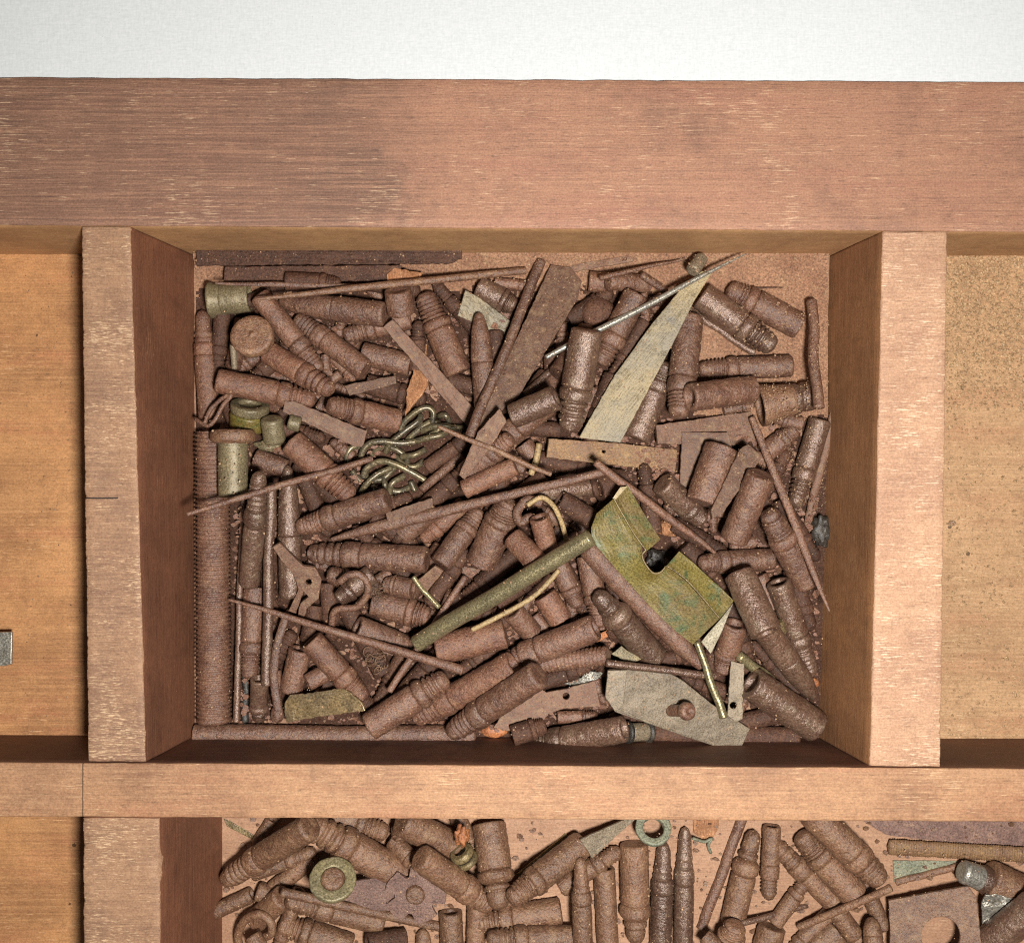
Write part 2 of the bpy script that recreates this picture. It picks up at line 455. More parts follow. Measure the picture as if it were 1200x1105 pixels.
tray = empty('sectioned_tray', Vector((0, 0, 0)))
tag(tray, 'worn reddish wooden tray divided by rails into open compartments', 'tray')
FL = -DEPTH
# back rail (grain along x)
rb = rough_prism('back_rail', [at(-560, 88), at(1760, 99), at(1760, 275.5), at(-560, 260)],
                 [at(-560, 88), at(1760, 99), (1160, -283), (-1160, -286)],
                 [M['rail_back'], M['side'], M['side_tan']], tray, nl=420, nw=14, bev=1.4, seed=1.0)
tag(rb, 'broad dark stained back rail with pale scratches')
# cross rail
rc = rough_prism('cross_rail', [at(-560, 889.5), at(1760, 904), at(1760, 965.5), at(-560, 953.5)],
                 [(-1160, 345), (1160, 353), (1160, 414), (-1160, 403)],
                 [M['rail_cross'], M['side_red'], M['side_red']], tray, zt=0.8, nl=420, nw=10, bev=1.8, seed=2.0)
tag(rc, 'lighter brown rail across the front of the middle compartment')
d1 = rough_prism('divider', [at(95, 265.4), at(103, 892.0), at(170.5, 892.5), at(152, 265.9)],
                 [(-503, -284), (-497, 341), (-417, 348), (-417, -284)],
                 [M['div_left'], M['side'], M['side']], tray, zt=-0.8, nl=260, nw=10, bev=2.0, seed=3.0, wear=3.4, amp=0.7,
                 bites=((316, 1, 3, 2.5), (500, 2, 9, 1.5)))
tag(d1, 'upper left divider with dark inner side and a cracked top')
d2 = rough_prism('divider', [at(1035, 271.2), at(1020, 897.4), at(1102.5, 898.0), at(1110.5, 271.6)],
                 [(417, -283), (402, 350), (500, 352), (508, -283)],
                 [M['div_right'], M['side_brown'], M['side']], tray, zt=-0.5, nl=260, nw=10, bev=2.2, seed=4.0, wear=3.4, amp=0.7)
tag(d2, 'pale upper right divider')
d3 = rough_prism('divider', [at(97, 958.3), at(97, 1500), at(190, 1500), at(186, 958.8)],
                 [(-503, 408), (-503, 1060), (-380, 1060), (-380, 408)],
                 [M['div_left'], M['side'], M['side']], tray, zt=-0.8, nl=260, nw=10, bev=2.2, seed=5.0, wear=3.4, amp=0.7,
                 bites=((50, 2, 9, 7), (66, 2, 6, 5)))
tag(d3, 'lower left divider with a splintered notch in its edge')


def panel(x0, y0, x1, y1, z, mat, label, name='base_panel', n=40, amp=0.7, th=12):
    verts, faces = [], []
    for j in range(n + 1):
        for i in range(n + 1):
            x, y = x0 + (x1 - x0) * i / n, y0 + (y1 - y0) * j / n
            verts.append(W(x, y, z + noise.noise(Vector((x / 70, y / 70, 2))) * amp))
    for j in range(n):
        for i in range(n):
            a = j * (n + 1) + i
            faces.append((a, a + n + 1, a + n + 2, a + 1))
    k = len(verts)
    for (x, y) in ((x0, y0), (x1, y0), (x1, y1), (x0, y1)):
        verts.append(W(x, y, z - th))
    c = (0, n, (n + 1) * (n + 1) - 1, (n + 1) * n)
    faces += [(k + 3, k + 2, k + 1, k)]
    top_e = [i for i in range(n + 1)]
    faces.append(tuple(top_e) + (k + 1, k))
    faces.append(tuple(n + (n + 1) * i for i in range(n + 1)) + (k + 2, k + 1))
    faces.append(tuple((n + 1) * n + n - i for i in range(n + 1)) + (k + 3, k + 2))
    faces.append(tuple((n + 1) * (n - i) for i in range(n + 1)) + (k, k + 3))
    o = mesh_obj(name, verts, faces, mat, Vector((0, 0, 0)), tray, False)
    tag(o, label)
    return o


panel(-1160, -290, -470, 372, FL, M['floor_left'], 'bare tan base of the left compartment')
panel(-469.6, -290, 460, 372, FL, M['floor_main'], 'rusty brown base under the main heap')
panel(460.4, -290, 1160, 372, FL, M['floor_right'], 'sawdust covered base of the right compartment')
panel(-1160, 372.4, -440, 1060, FL, M['floor_left'], 'bare base of the lower left compartment')
panel(-439.6, 372.4, 1160, 1060, FL, M['floor_low'], 'pinkish tan base of the lower compartment')
# outer frame of the tray, outside the photograph
for (a, b) in (((-1195, -520), (-1160.5, 1100)), ((1160.5, -520), (1195, 1100)), ((-1160, 1060.5), (1160, 1100))):
    vs = [W(x, y, z) for z in (-172, 0) for (x, y) in ((a[0], a[1]), (b[0], a[1]), (b[0], b[1]), (a[0], b[1]))]
    mesh_obj('side_rail', vs, [(0, 1, 2, 3), (7, 6, 5, 4), (0, 4, 5, 1), (1, 5, 6, 2), (2, 6, 7, 3), (3, 7, 4, 0)], M['rail_cross'], Vector((0, 0, 0)), tray, False)

# white cloth covered surface behind the tray, and the table under everything
def sheet(name, x0, y0, x1, y1, z, mat, zb, slope=0.0):
    n = 60
    vs, fs = [], []
    for j in range(n + 1):
        for i in range(n + 1):
            x, y = x0 + (x1 - x0) * i / n, y0 + (y1 - y0) * j / n
            y += slope * x * (j / n)
            vs.append(W(x, y, z + noise.noise(Vector((x / 160, y / 160, 0))) * 1.2))
    for j in range(n):
        for i in range(n):
            a = j * (n + 1) + i
            fs.append((a, a + n + 1, a + n + 2, a + 1))
    k = len(vs)
    for (x, y) in ((x0, y0), (x1, y0), (x1, y1 + slope * x1), (x0, y1 + slope * x0)):
        vs.append(W(x, y, zb))
    fs.append(tuple((n + 1) * n + n - i for i in range(n + 1)) + (k + 3, k + 2))
    fs.append((k + 3, k + 2, k + 1, k))
    fs.append(tuple(i for i in range(n + 1)) + (k + 1, k))
    o = mesh_obj(name, vs, fs, mat, Vector((0, 0, 0)), None, False)
    tag(o, kind='structure')
    return o


sheet('backdrop', -2400, -1700, 2400, -458.6, -5, M['paper'], -171, 0.00474)
sheet('tabletop', -3200, -2600, 3200, 2600, -173, M['paper'], -190)

# ------------------------------------------------------------------ height map used to let things rest on each other
GX0, GY0 = -640, -330
GW, GH = 1460, 1050
H = np.full((GH, GW), FL, dtype=np.float64)
YY, XX = np.mgrid[0:GH, 0:GW]
XX = XX + GX0 + 0.5
YY = YY + GY0 + 0.5


def fillet(X, Y):
    """dust lying against the back wall of the middle compartment"""
    d = Y + 283.0
    a = 15.0 * np.exp(-(np.maximum(d, 0) / 13.0) ** 1.4)
    dr = 414.0 - X
    b = 9.0 * np.exp(-(np.maximum(dr, 0) / 12.0) ** 1.4)
    return np.maximum(a, b)


inside = (XX > -417) & (XX < 414) & (YY > -284) & (YY < 350)
H[inside] += fillet(XX, YY)[inside] + 1.2


def window(x0, y0, x1, y1):
    i0, i1 = max(0, int(x0 - GX0)), min(GW, int(x1 - GX0) + 2)
    j0, j1 = max(0, int(y0 - GY0)), min(GH, int(y1 - GY0) + 2)
    return slice(j0, j1), slice(i0, i1)


def hull_line(ts, hs, tc=0.5, smax=None, L=100.0):
    """the straight line resting on the points (t,h) that carries a body whose weight is at tc"""
    order = np.argsort(ts)
    ts, hs = ts[order], hs[order]
    pts = []
    for t, h in zip(ts, hs):
        while len(pts) >= 2:
            (t1, h1), (t2, h2) = pts[-2], pts[-1]
            if (h2 - h1) * (t - t1) <= (h - h1) * (t2 - t1):
                pts.pop()
            else:
                break
        if pts and abs(pts[-1][0] - t) < 1e-9:
            if h > pts[-1][1]:
                pts[-1] = (t, h)
            continue
        pts.append((t, h))
    sl, a = 0.0, max(hs)
    for (t1, h1), (t2, h2) in zip(pts[:-1], pts[1:]):
        if t1 <= tc <= t2:
            sl = (h2 - h1) / (t2 - t1)
            a = h1 - sl * t1
            break
    lim = (smax if smax is not None else 0.45) * L
    if abs(sl) > lim:
        sl = math.copysign(lim, sl)
        a = np.max(hs - sl * ts)
    return a, a + sl


SINK = 2.2
zlog = []


def drop_rod(x1, y1, x2, y2, wpx, flat=0.0, tc=0.48, smax=None, rel=None, dz=0.0):
    """returns end points A, B (units, with z of the axis) and radius. flat>0: a strip of that thickness, else round"""
    z1 = z2 = -130.0
    for it in range(4):
        zc = (z1 + z2) / 2
        A, B = un(x1, y1, z1), un(x2, y2, z2)
        r = wpx / 2 * (CAMH - zc) / CAMH
        ax = np.array([B[0] - A[0], B[1] - A[1]])
        L = max(1e-6, np.hypot(*ax))
        ax /= L
        sy, sx = window(min(A[0], B[0]) - r, min(A[1], B[1]) - r, max(A[0], B[0]) + r, max(A[1], B[1]) + r)
        X, Y, h = XX[sy, sx], YY[sy, sx], H[sy, sx]
        t = ((X - A[0]) * ax[0] + (Y - A[1]) * ax[1]) / L
        u = -(X - A[0]) * ax[1] + (Y - A[1]) * ax[0]
        rr = r if rel is None else r * np.interp(t, rel[0], rel[1])
        m = (t >= 0) & (t <= 1) & (np.abs(u) <= rr - 0.4)
        if not m.any():
            break
        off = flat / 2 if flat else np.sqrt(np.maximum(0, rr * rr - u * u))
        c = (h + off)[m] - SINK
        z1, z2 = hull_line(t[m], c, tc, smax, L)
    z1 += dz; z2 += dz
    A, B = un(x1, y1, z1), un(x2, y2, z2)
    if m.any():
        zt = z1 + (z2 - z1) * t + (flat / 2 if flat else np.sqrt(np.maximum(0, rr * rr - u * u)))
        sub = H[sy, sx]
        sub[m] = np.maximum(sub, zt)[m]
    zlog.append((max(z1, z2) + (flat / 2 if flat else r), x1, y1))
    return Vector((A[0], A[1], z1)), Vector((B[0], B[1], z2)), r


def basis(A, B):
    d = (B - A).normalized()
    up = Vector((0, 0, 1))
    s = d.cross(up)
    if s.length < 1e-4:
        s = Vector((1, 0, 0))
    s.normalize()
    n = s.cross(d).normalized()
    return d, s, n


def lathe(name, A, B, R, prof, mat, base, parent, amp=0.045, seed=0.0, segs=40, hole=None, step=1.9, cap0=False, cap1=False):
    """prof: (t, radius factor). Turned body about the axis A-B with a rusted, uneven skin."""
    d, s, n = basis(A, B)
    L = (B - A).length
    pts = [prof[0]]
    for (t0, r0), (t1, r1) in zip(prof[:-1], prof[1:]):
        dist = math.hypot((t1 - t0) * L, (r1 - r0) * R)
        k = max(1, int(dist / step))
        for i in range(1, k + 1):
            pts.append((t0 + (t1 - t0) * i / k, r0 + (r1 - r0) * i / k))
    verts, faces = [], []
    for (t, rf) in pts:
        c = A + (B - A) * t
        for k in range(segs):
            a = 2 * math.pi * k / segs
            dirv = s * math.cos(a) + n * math.sin(a)
            rad = R * rf
            p = c + dirv * rad
            q = Vector((p.x / 9 + seed, p.y / 9, p.z / 9))
            w1 = noise.noise(q) * amp * 0.9 + noise.noise(q * 3.1) * amp * 0.8 + noise.noise(q * 5.3) * amp * 0.55
            if rf > 0.02:
                rad *= (1 + w1)
            if hole and abs(t - hole[0]) * L < hole[1] * 1.6:
                du = (a - math.pi / 2) * rad
                dd = math.hypot((t - hole[0]) * L, du)
                if dd < hole[1]:
                    rad *= 0.35
            p = c + dirv * rad + d * (noise.noise(q * 1.7 + Vector((9, 0, 0))) * R * amp * 0.9)
            verts.append(W(p.x, p.y, p.z))
    m = len(pts)
    for i in range(m - 1):
        for k in range(segs):
            k2 = (k + 1) % segs
            faces.append((i * segs + k, i * segs + k2, (i + 1) * segs + k2, (i + 1) * segs + k))
    if cap0:
        faces.append(tuple(reversed(range(segs))))
    if cap1:
        faces.append(tuple((m - 1) * segs + k for k in range(segs)))
    o = mesh_obj(name, verts, faces, mat, base, parent)
    return o


used_labels = {}
PIN_GROUP = ['rusty pins heaped in the middle compartment', 'rusty pins lying in the lower compartment']
hseed = [0.0]


def P(kind, x1, y1, x2, y2, wpx, label, mat='rust', hole=False, dz=0.0, smax=None, hollow=None, tc=0.47):
    """a turned pin: butt end at x1,y1, tip at x2,y2. r ringed, d double bead, b bullet, s sleeve, e slim"""
    rl = random.Random(int(x1 * 31 + y1 * 17 + x2))
    hseed[0] += 3.7
    sd = hseed[0]
    low = 1 if y1 + y2 > 1920 else 0
    if kind in 'rde':
        rel = ([0, .70, .74, .9, .96, 1], [1, 1, .82, .78, .6, .3])
    elif kind == 'b':
        rel = ([0, .5, .75, .92, 1], [1, 1, .86, .6, .1])
    else:
        rel = None
    wpx *= 0.94
    A, B, R = drop_rod(x1, y1, x2, y2, wpx, rel=rel, dz=dz, smax=smax, tc=tc)
    bz = min(A.z, B.z) - R
    base = W((A.x + B.x) / 2, (A.y + B.y) / 2, bz)
    if mat == 'rust':
        q_ = rl.random()
        mat = 'rust_worn' if q_ < .2 else ('rust_red' if q_ < .42 else 'rust')
    mt = M[mat]
    if hollow is None:
        hollow = rl.random() < 0.55
    butt = [(.10, 0), (.09, .48), (.015, .60), (0, .66), (0, .90), (.014, .99)] if hollow else [(.0, 0), (0, .55), (0.002, .86), (.018, .985)]
    if kind == 's':
        nm = 'sleeve'
        end = [(.985, .99), (1, .9), (1, .62), (.93, .5), (.92, 0)] if rl.random() < 0.5 else [(.985, .98), (.998, .86), (1, 0)]
        o = lathe(nm, A, B, R, butt + [(.3, 1.0), (.7, 1.0)] + end, mt, base, None, seed=sd)
        tag(o, label, 'sleeve', 'plain rusty sleeves among the pins')
        return o
    nm = {'r': 'ringed_pin', 'd': 'beaded_pin', 'b': 'bullet_pin', 'e': 'slim_pin'}[kind]
    root = empty(nm, base)
    tag(root, label, 'pin', PIN_GROUP[low])
    zero = Vector((0, 0, 0))

    def part(name, prof, **kw):
        return lathe(name, A, B, R, prof, mt, base, root, seed=sd, **kw)
    c0 = rl.uniform(.52, .62)
    hl = (0.945, 3.6) if hole else None
    if kind == 'r':
        c1 = c0 + rl.uniform(.11, .16)
        part('barrel', butt + [(.3, 1), (c0 - .016, 1.0), (c0, .87), (c0, 0)])
        part('collar', [(c0 - .004, 0), (c0 - .004, .84), (c0 + .014, .99), (c0 + .04, 1.045), (c1 - .04, 1.04), (c1 - .012, .98), (c1, .84), (c1, 0)])
        pr = [(c1 - .004, 0), (c1 - .004, .78)]
        e = .90
        k = rl.choice((3, 4, 4, 5))
        for i in range(k):
            a = c1 + (e - c1) * i / k
            b = (e - c1) / k
            pr += [(a + b * .10, .68), (a + b * .34, .89 - .025 * i), (a + b * .74, .89 - .025 * i), (a + b * .96, .68)]
        pr += [(e, .70), (e + .03, .72), (e + .07, .60), (e + .09, .38), (1, 0)]
        part('ringed_neck', pr, hole=hl, step=1.5, amp=0.06)
    elif kind == 'd':
        c1 = c0 + .16
        part('barrel', butt + [(.3, 1), (c0 - .012, 1.0), (c0, .90), (c0, 0)])
        part('collar', [(c0 - .004, 0), (c0 - .004, .84), (c0 + .03, 1.06), (c0 + .10, 1.10), (c1 - .02, .9), (c1, .62), (c1, 0)])
        part('beaded_tip', [(c1 - .004, 0), (c1 - .004, .60), (c1 + .03, .80), (c1 + .06, .80), (c1 + .08, .62), (c1 + .11, .70), (.93, .62), (.975, .42), (1, 0)], hole=hl, step=1.6)
    elif kind == 'b':
        part('barrel', butt + [(.25, 1), (.46, 1.0), (.47, .95), (.47, 0)])
        part('bullet_tip', [(.468, 0), (.468, .93), (.485, .98), (.62, .95), (.78, .82), (.90, .60), (.965, .40), (.99, .22), (1, 0)])
    else:
        part('barrel', butt + [(.2, .97), (.40, 1.0), (c0, .97), (c0 + .01, .9), (c0 + .01, 0)])
        part('collar', [(c0 + .006, 0), (c0 + .006, .86), (c0 + .03, 1.02), (c0 + .10, 1.0), (c0 + .13, .84), (c0 + .13, 0)])
        e0 = c0 + .125
        part('ringed_neck', [(e0, 0), (e0, .8), (e0 + .03, .86), (e0 + .05, .74), (e0 + .08, .82), (e0 + .11, .70), (.93, .62), (.98, .4), (1, 0)], step=1.6)
    return root


def tube(name, pts, rads, mat, base, parent=None, segs=12, amp=0.08, seed=0.0, flat=1.0, thread=None):
    """tube through 3-D points (units)"""
    # dense resample with Catmull-Rom
    P_, R_ = [], []
    n = len(pts)
    for i in range(n - 1):
        p0, p1, p2, p3 = pts[max(i - 1, 0)], pts[i], pts[i + 1], pts[min(i + 2, n - 1)]
        k = max(2, int((p2 - p1).length / (3.0 if not thread else 0.8)))
        for j in range(k):
            t = j / k
            q = 0.5 * ((2 * p1) + (p2 - p0) * t + (2 * p0 - 5 * p1 + 4 * p2 - p3) * t * t + (3 * p1 - p0 - 3 * p2 + p3) * t ** 3)
            P_.append(q); R_.append(rads[i] + (rads[i + 1] - rads[i]) * t)
    P_.append(pts[-1]); R_.append(rads[-1])
    verts, faces = [], []
    up = Vector((0, 0, 1))
    s = None
    m = len(P_)
    acc = 0.0
    for i, p in enumerate(P_):
        d = (P_[min(i + 1, m - 1)] - P_[max(i - 1, 0)]).normalized()
        if s is None:
            s = d.cross(up)
            if s.length < 1e-3: s = Vector((1, 0, 0))
        s = (s - d * s.dot(d)).normalized()
        nn = s.cross(d).normalized()
        if i: acc += (p - P_[i - 1]).length
        for k in range(segs):
            a = 2 * math.pi * k / segs
            r = R_[i]
            q = Vector((p.x / 8 + seed, p.y / 8 + math.cos(a), p.z / 8 + math.sin(a)))
            r *= 1 + noise.noise(q) * amp + noise.noise(q * 3) * amp * 0.6
            if thread:
                ph = (acc / thread[0] + a / (2 * math.pi)) % 1.0
                r *= 1 - thread[1] * (0.5 + 0.5 * math.cos(2 * math.pi * ph)) * (0.75 + 0.5 * noise.noise(q * 1.3))
            o = s * math.cos(a) * r + nn * math.sin(a) * r * flat
            v = p + o
            verts.append(W(v.x, v.y, v.z))
    for i in range(m - 1):
        for k in range(segs):
            k2 = (k + 1) % segs
            faces.append((i * segs + k, i * segs + k2, (i + 1) * segs + k2, (i + 1) * segs + k))
    c0, c1 = len(verts), len(verts) + 1
    dd0 = (P_[1] - P_[0]).normalized(); dd1 = (P_[-1] - P_[-2]).normalized()
    e0 = P_[0] - dd0 * R_[0] * 0.25
    e1 = P_[-1] + dd1 * R_[-1] * 0.25
    verts += [W(e0.x, e0.y, e0.z), W(e1.x, e1.y, e1.z)]
    for k in range(segs):
        k2 = (k + 1) % segs
        faces.append((c0, k2, k))
        faces.append((c1, (m - 1) * segs + k, (m - 1) * segs + k2))
    return mesh_obj(name, verts, faces, mat, base, parent)


def ROD(name, x1, y1, x2, y2, wpx, label, cat, mat='rust', taper=(1, 1), group=None, dz=0.0, smax=None, thread=None, bow=0.0, flat=1.0, amp=0.08, segs=14):
    hseed[0] += 2.3
    mx = max(taper)
    A, B, R = drop_rod(x1, y1, x2, y2, wpx * (0.75 if min(taper) < .6 else 1), dz=dz, smax=smax)
    R = wpx / 2 * (CAMH - (A.z + B.z) / 2) / CAMH
    base = W((A.x + B.x) / 2, (A.y + B.y) / 2, min(A.z, B.z) - R)
    pts, rd = [], []
    n = 6 if (B - A).length > 60 else 3
    d, s, nn = basis(A, B)
    for i in range(n + 1):
        t = i / n
        wob = 0.0 if thread else (noise.noise(Vector((hseed[0], t * 3, 0))) * min(2.0, R * 0.5))
        pts.append(A + (B - A) * t + s * (wob + bow * math.sin(math.pi * t)))
        if len(taper) == 2:
            f = taper[0] + (taper[1] - taper[0]) * t
        else:
            q = t * (len(taper) - 1); i0 = min(int(q), len(taper) - 2)
            f = taper[i0] + (taper[i0 + 1] - taper[i0]) * (q - i0)
        rd.append(R * f)
    o = tube(name, pts, rd, M[mat], base, None, amp=amp, seed=hseed[0], thread=thread, flat=flat, segs=segs)
    tag(o, label, cat, group)
    return o


def WIRE(name, pxs, wpx, label, cat, mat='rust', group=None, dz=0.0, taper=None, wave=0.0, parent=None, base=None, zfix=None, flat=1.0, bound=True):
    """bent wire through photograph points, resting as one rigid body"""
    hseed[0] += 1.9
    r = wpx / 2 * 1.07
    z = -110.0
    zs = [z] * len(pxs)
    if zfix is None:
        for it in range(3):
            P2 = [un(px, py, zz) for (px, py), zz in zip(pxs, zs)]
            a, b = np.array(P2[0]), np.array(P2[-1])
            ax = b - a
            if np.hypot(*ax) < 12:
                far = max(P2, key=lambda q: math.hypot(q[0] - a[0], q[1] - a[1]))
                ax = np.array(far) - a
            L = np.hypot(*ax); axn = ax / L
            T, Hh = [], []
            for i in range(len(P2) - 1):
                for j in range(9):
                    f = j / 8
                    x = P2[i][0] + (P2[i + 1][0] - P2[i][0]) * f
                    y = P2[i][1] + (P2[i + 1][1] - P2[i][1]) * f
                    sy, sx = window(x - r * .7, y - r * .7, x + r * .7, y + r * .7)
                    if H[sy, sx].size == 0: continue
                    T.append(((x - a[0]) * axn[0] + (y - a[1]) * axn[1]) / L)
                    Hh.append(H[sy, sx].max() + r - 1.6)
            T, Hh = np.array(T), np.array(Hh)
            z0, z1 = hull_line(T, Hh, (T.min() + T.max()) / 2, 0.4, L)
            zs = []
            for q in P2:
                t = ((q[0] - a[0]) * axn[0] + (q[1] - a[1]) * axn[1]) / L
                zs.append(z0 + (z1 - z0) * t + dz)
    else:
        zs = list(zfix)
    pts = []
    for i, ((px, py), zz) in enumerate(zip(pxs, zs)):
        x, y = un(px, py, zz)
        pts.append(Vector((x, y, zz)))
    for i in range(len(pts) - 1):
        for j in range(int((pts[i + 1] - pts[i]).length / 2) + 1):
            f = j / (int((pts[i + 1] - pts[i]).length / 2) + 1)
            q = pts[i] + (pts[i + 1] - pts[i]) * f
            sy, sx = window(q.x - r * .8, q.y - r * .8, q.x + r * .8, q.y + r * .8)
            if H[sy, sx].size: H[sy, sx] = np.maximum(H[sy, sx], q.z + r)
    zlog.append((max(zs) + r, pxs[0][0], pxs[0][1]))
    if base is None:
        c = sum(pts, Vector((0, 0, 0))) / len(pts)
        base = W(c.x, c.y, min(p.z for p in pts) - r)
    rd = [r * f for f in (taper or [1] * len(pts))]
    o = tube(name, pts, rd, M[mat], base, parent, seed=hseed[0], flat=flat)
    if label: tag(o, label, cat, group)
    return o


def PLATE(name, poly, th, label, cat, mat='rust_flat', holes=(), group=None, axis=None, dz=0.0, smax=None, crumple=0.6, parent=None, bev=0.8, wig=1.0):
    """flat piece with its outline in photograph pixels; rests as one rigid body"""
    hseed[0] += 1.3
    if axis is None:
        best = (0, None)
        for i in range(len(poly)):
            for j in range(i + 1, len(poly)):
                d = math.hypot(poly[i][0] - poly[j][0], poly[i][1] - poly[j][1])
                if d > best[0]: best = (d, (poly[i], poly[j]))
        axis = best[1]
    (ax1, ay1), (ax2, ay2) = axis
    z1 = z2 = -120.0
    for it in range(4):
        zc = (z1 + z2) / 2
        A, B = np.array(un(ax1, ay1, z1)), np.array(un(ax2, ay2, z2))
        L = np.hypot(*(B - A)); a_ = (B - A) / L
        PW = [un(x, y, zc) for x, y in poly]
        xs, ys = [p[0] for p in PW], [p[1] for p in PW]
        sy, sx = window(min(xs), min(ys), max(xs), max(ys))
        X, Y, h = XX[sy, sx], YY[sy, sx], H[sy, sx]
        m = np.zeros(X.shape, bool)
        for i in range(len(PW)):
            x0, y0 = PW[i]; x1_, y1_ = PW[(i + 1) % len(PW)]
            c = ((y0 > Y) != (y1_ > Y)) & (X < (x1_ - x0) * (Y - y0) / ((y1_ - y0) or 1e-9) + x0)
            m ^= c
        t = ((X - A[0]) * a_[0] + (Y - A[1]) * a_[1]) / L
        if not m.any(): break
        z1, z2 = hull_line(t[m], h[m] + th / 2 - SINK, float((t[m].min() + t[m].max()) / 2), smax if smax is not None else 0.3, L)
    z1 += dz; z2 += dz
    if m.any():
        sub = H[sy, sx]
        sub[m] = np.maximum(sub, z1 + (z2 - z1) * t + th / 2)[m]
    zlog.append((max(z1, z2), ax1, ay1))
    A, B = np.array(un(ax1, ay1, z1)), np.array(un(ax2, ay2, z2))
    L = np.hypot(*(B - A)); a_ = (B - A) / L

    def place(px, py):
        zz = (z1 + z2) / 2
        for _ in range(4):
            x, y = un(px, py, zz)
            tt = ((x - A[0]) * a_[0] + (y - A[1]) * a_[1]) / L
            zz = z1 + (z2 - z1) * tt
        return Vector((x, y, zz))
    # dense, slightly ragged outline
    def ring(pl, wob):
        out = []
        for i in range(len(pl)):
            (x0, y0), (x1_, y1_) = pl[i], pl[(i + 1) % len(pl)]
            k = max(1, int(math.hypot(x1_ - x0, y1_ - y0) / 4))
            for j in range(k):
                f = j / k
                x, y = x0 + (x1_ - x0) * f, y0 + (y1_ - y0) * f
                nv = noise.noise_vector(Vector((x / 6, y / 6, hseed[0])))
                out.append((x + nv.x * wob, y + nv.y * wob))
        return out
    c = place(sum(p[0] for p in poly) / len(poly), sum(p[1] for p in poly) / len(poly))
    ex = Vector((a_[0], a_[1], (z2 - z1) / L)).normalized()
    ey = Vector((-a_[1], a_[0], 0)).normalized()
    ez = ex.cross(ey)
    if ez.z < 0: ey = -ey; ez = -ez
    cu = bpy.data.curves.new(name, 'CURVE')
    cu.dimensions = '2D'
    cu.fill_mode = 'BOTH'
    cu.extrude = max(0.05, th / 2 - bev * .5)
    cu.bevel_depth = min(bev, th * .45)
    cu.bevel_resolution = 1
    cu.offset = -min(bev, th * .45)
    rings = [ring(poly, wig)]
    for hx, hy, hr in holes:
        rings.append([(hx + hr * math.cos(2 * math.pi * k / 20), hy + hr * math.sin(2 * math.pi * k / 20)) for k in range(20)])
    for rg in rings:
        sp = cu.splines.new('POLY')
        sp.points.add(len(rg) - 1)
        for i, (px, py) in enumerate(rg):
            q = place(px, py) - c
            sp.points[i].co = (q.dot(ex), q.dot(ey), 0, 1)
        sp.use_cyclic_u = True
    tmp = bpy.data.objects.new('tmp', cu)
    sc.collection.objects.link(tmp)
    dg = bpy.context.evaluated_depsgraph_get()
    me0 = bpy.data.meshes.new_from_object(tmp.evaluated_get(dg))
    bm = bmesh.new(); bm.from_mesh(me0)
    bmesh.ops.remove_doubles(bm, verts=bm.verts, dist=1e-3)
    bmesh.ops.triangulate(bm, faces=[f for f in bm.faces if len(f.verts) > 3])
    for _ in range(5):
        lg = [e for e in bm.edges if e.calc_length() > 7.0]
        if not lg: break
        bmesh.ops.subdivide_edges(bm, edges=lg, cuts=1)
        bmesh.ops.triangulate(bm, faces=[f for f in bm.faces if len(f.verts) > 3])
    bm.to_mesh(me0); bm.free()
    vs = []
    for v in me0.vertices:
        q = c + ex * v.co.x + ey * v.co.y + ez * v.co.z
        q += ez * (noise.noise(Vector((q.x / 17, q.y / 17, hseed[0]))) * crumple * 1.6 + noise.noise(Vector((q.x / 6, q.y / 6, hseed[0]))) * crumple * .6)
        vs.append(W(q.x, q.y, q.z))
    fs = [tuple(p.vertices) for p in me0.polygons]
    bpy.data.objects.remove(tmp)
    bpy.data.meshes.remove(me0)
    bpy.data.curves.remove(cu)
    base = W(c.x, c.y, min(z1, z2) - th / 2)
    if parent is not None:
        base = parent.location
    o = mesh_obj(name, vs, fs, M[mat], base, parent, False)
    bm = bmesh.new(); bm.from_mesh(o.data); bmesh.ops.remove_doubles(bm, verts=bm.verts, dist=1e-7)
    bmesh.ops.recalc_face_normals(bm, faces=bm.faces); bm.to_mesh(o.data); bm.free()
    if label: tag(o, label, cat, group)
    o_info[o.name] = (place, ex, ey, ez, th, base)
    return o


o_info = {}


def BLOB(name, px, py, wx, wy, hz, label, cat, mat, group=None, dz=0.0, rough=0.25, seed=0.0, rot=0.0):
    """an irregular lump"""
    x, y = un(px, py, -120)
    sy, sx = window(x - wx * .3, y - wy * .3, x + wx * .3, y + wy * .3)
    z0 = float(np.percentile(H[sy, sx], 70)) + hz * .42 + dz
    x, y = un(px, py, z0)
    bm = bmesh.new()
    bmesh.ops.create_icosphere(bm, subdivisions=4, radius=1.0)
    vs = []
    for v in bm.verts:
        q = v.co.copy()
        f = 1 + noise.noise(q * 1.7 + Vector((seed, 0, 0))) * rough * 1.4 + noise.noise(q * 5 + Vector((seed, 3, 0))) * rough * .4
        vx, vy = q.x * f * wx / 2, q.y * f * wy / 2
        vs.append(W(x + vx * math.cos(rot) - vy * math.sin(rot), y + vx * math.sin(rot) + vy * math.cos(rot), z0 + q.z * f * hz / 2))
    fs = [tuple(v.index for v in f.verts) for f in bm.faces]
    bm.free()
    o = mesh_obj(name, vs, fs, M[mat], W(x, y, z0 - hz / 2))
    tag(o, label, cat, group)
    sub = H[sy, sx]; H[sy, sx] = np.maximum(sub, z0 + hz * .35)
    return o


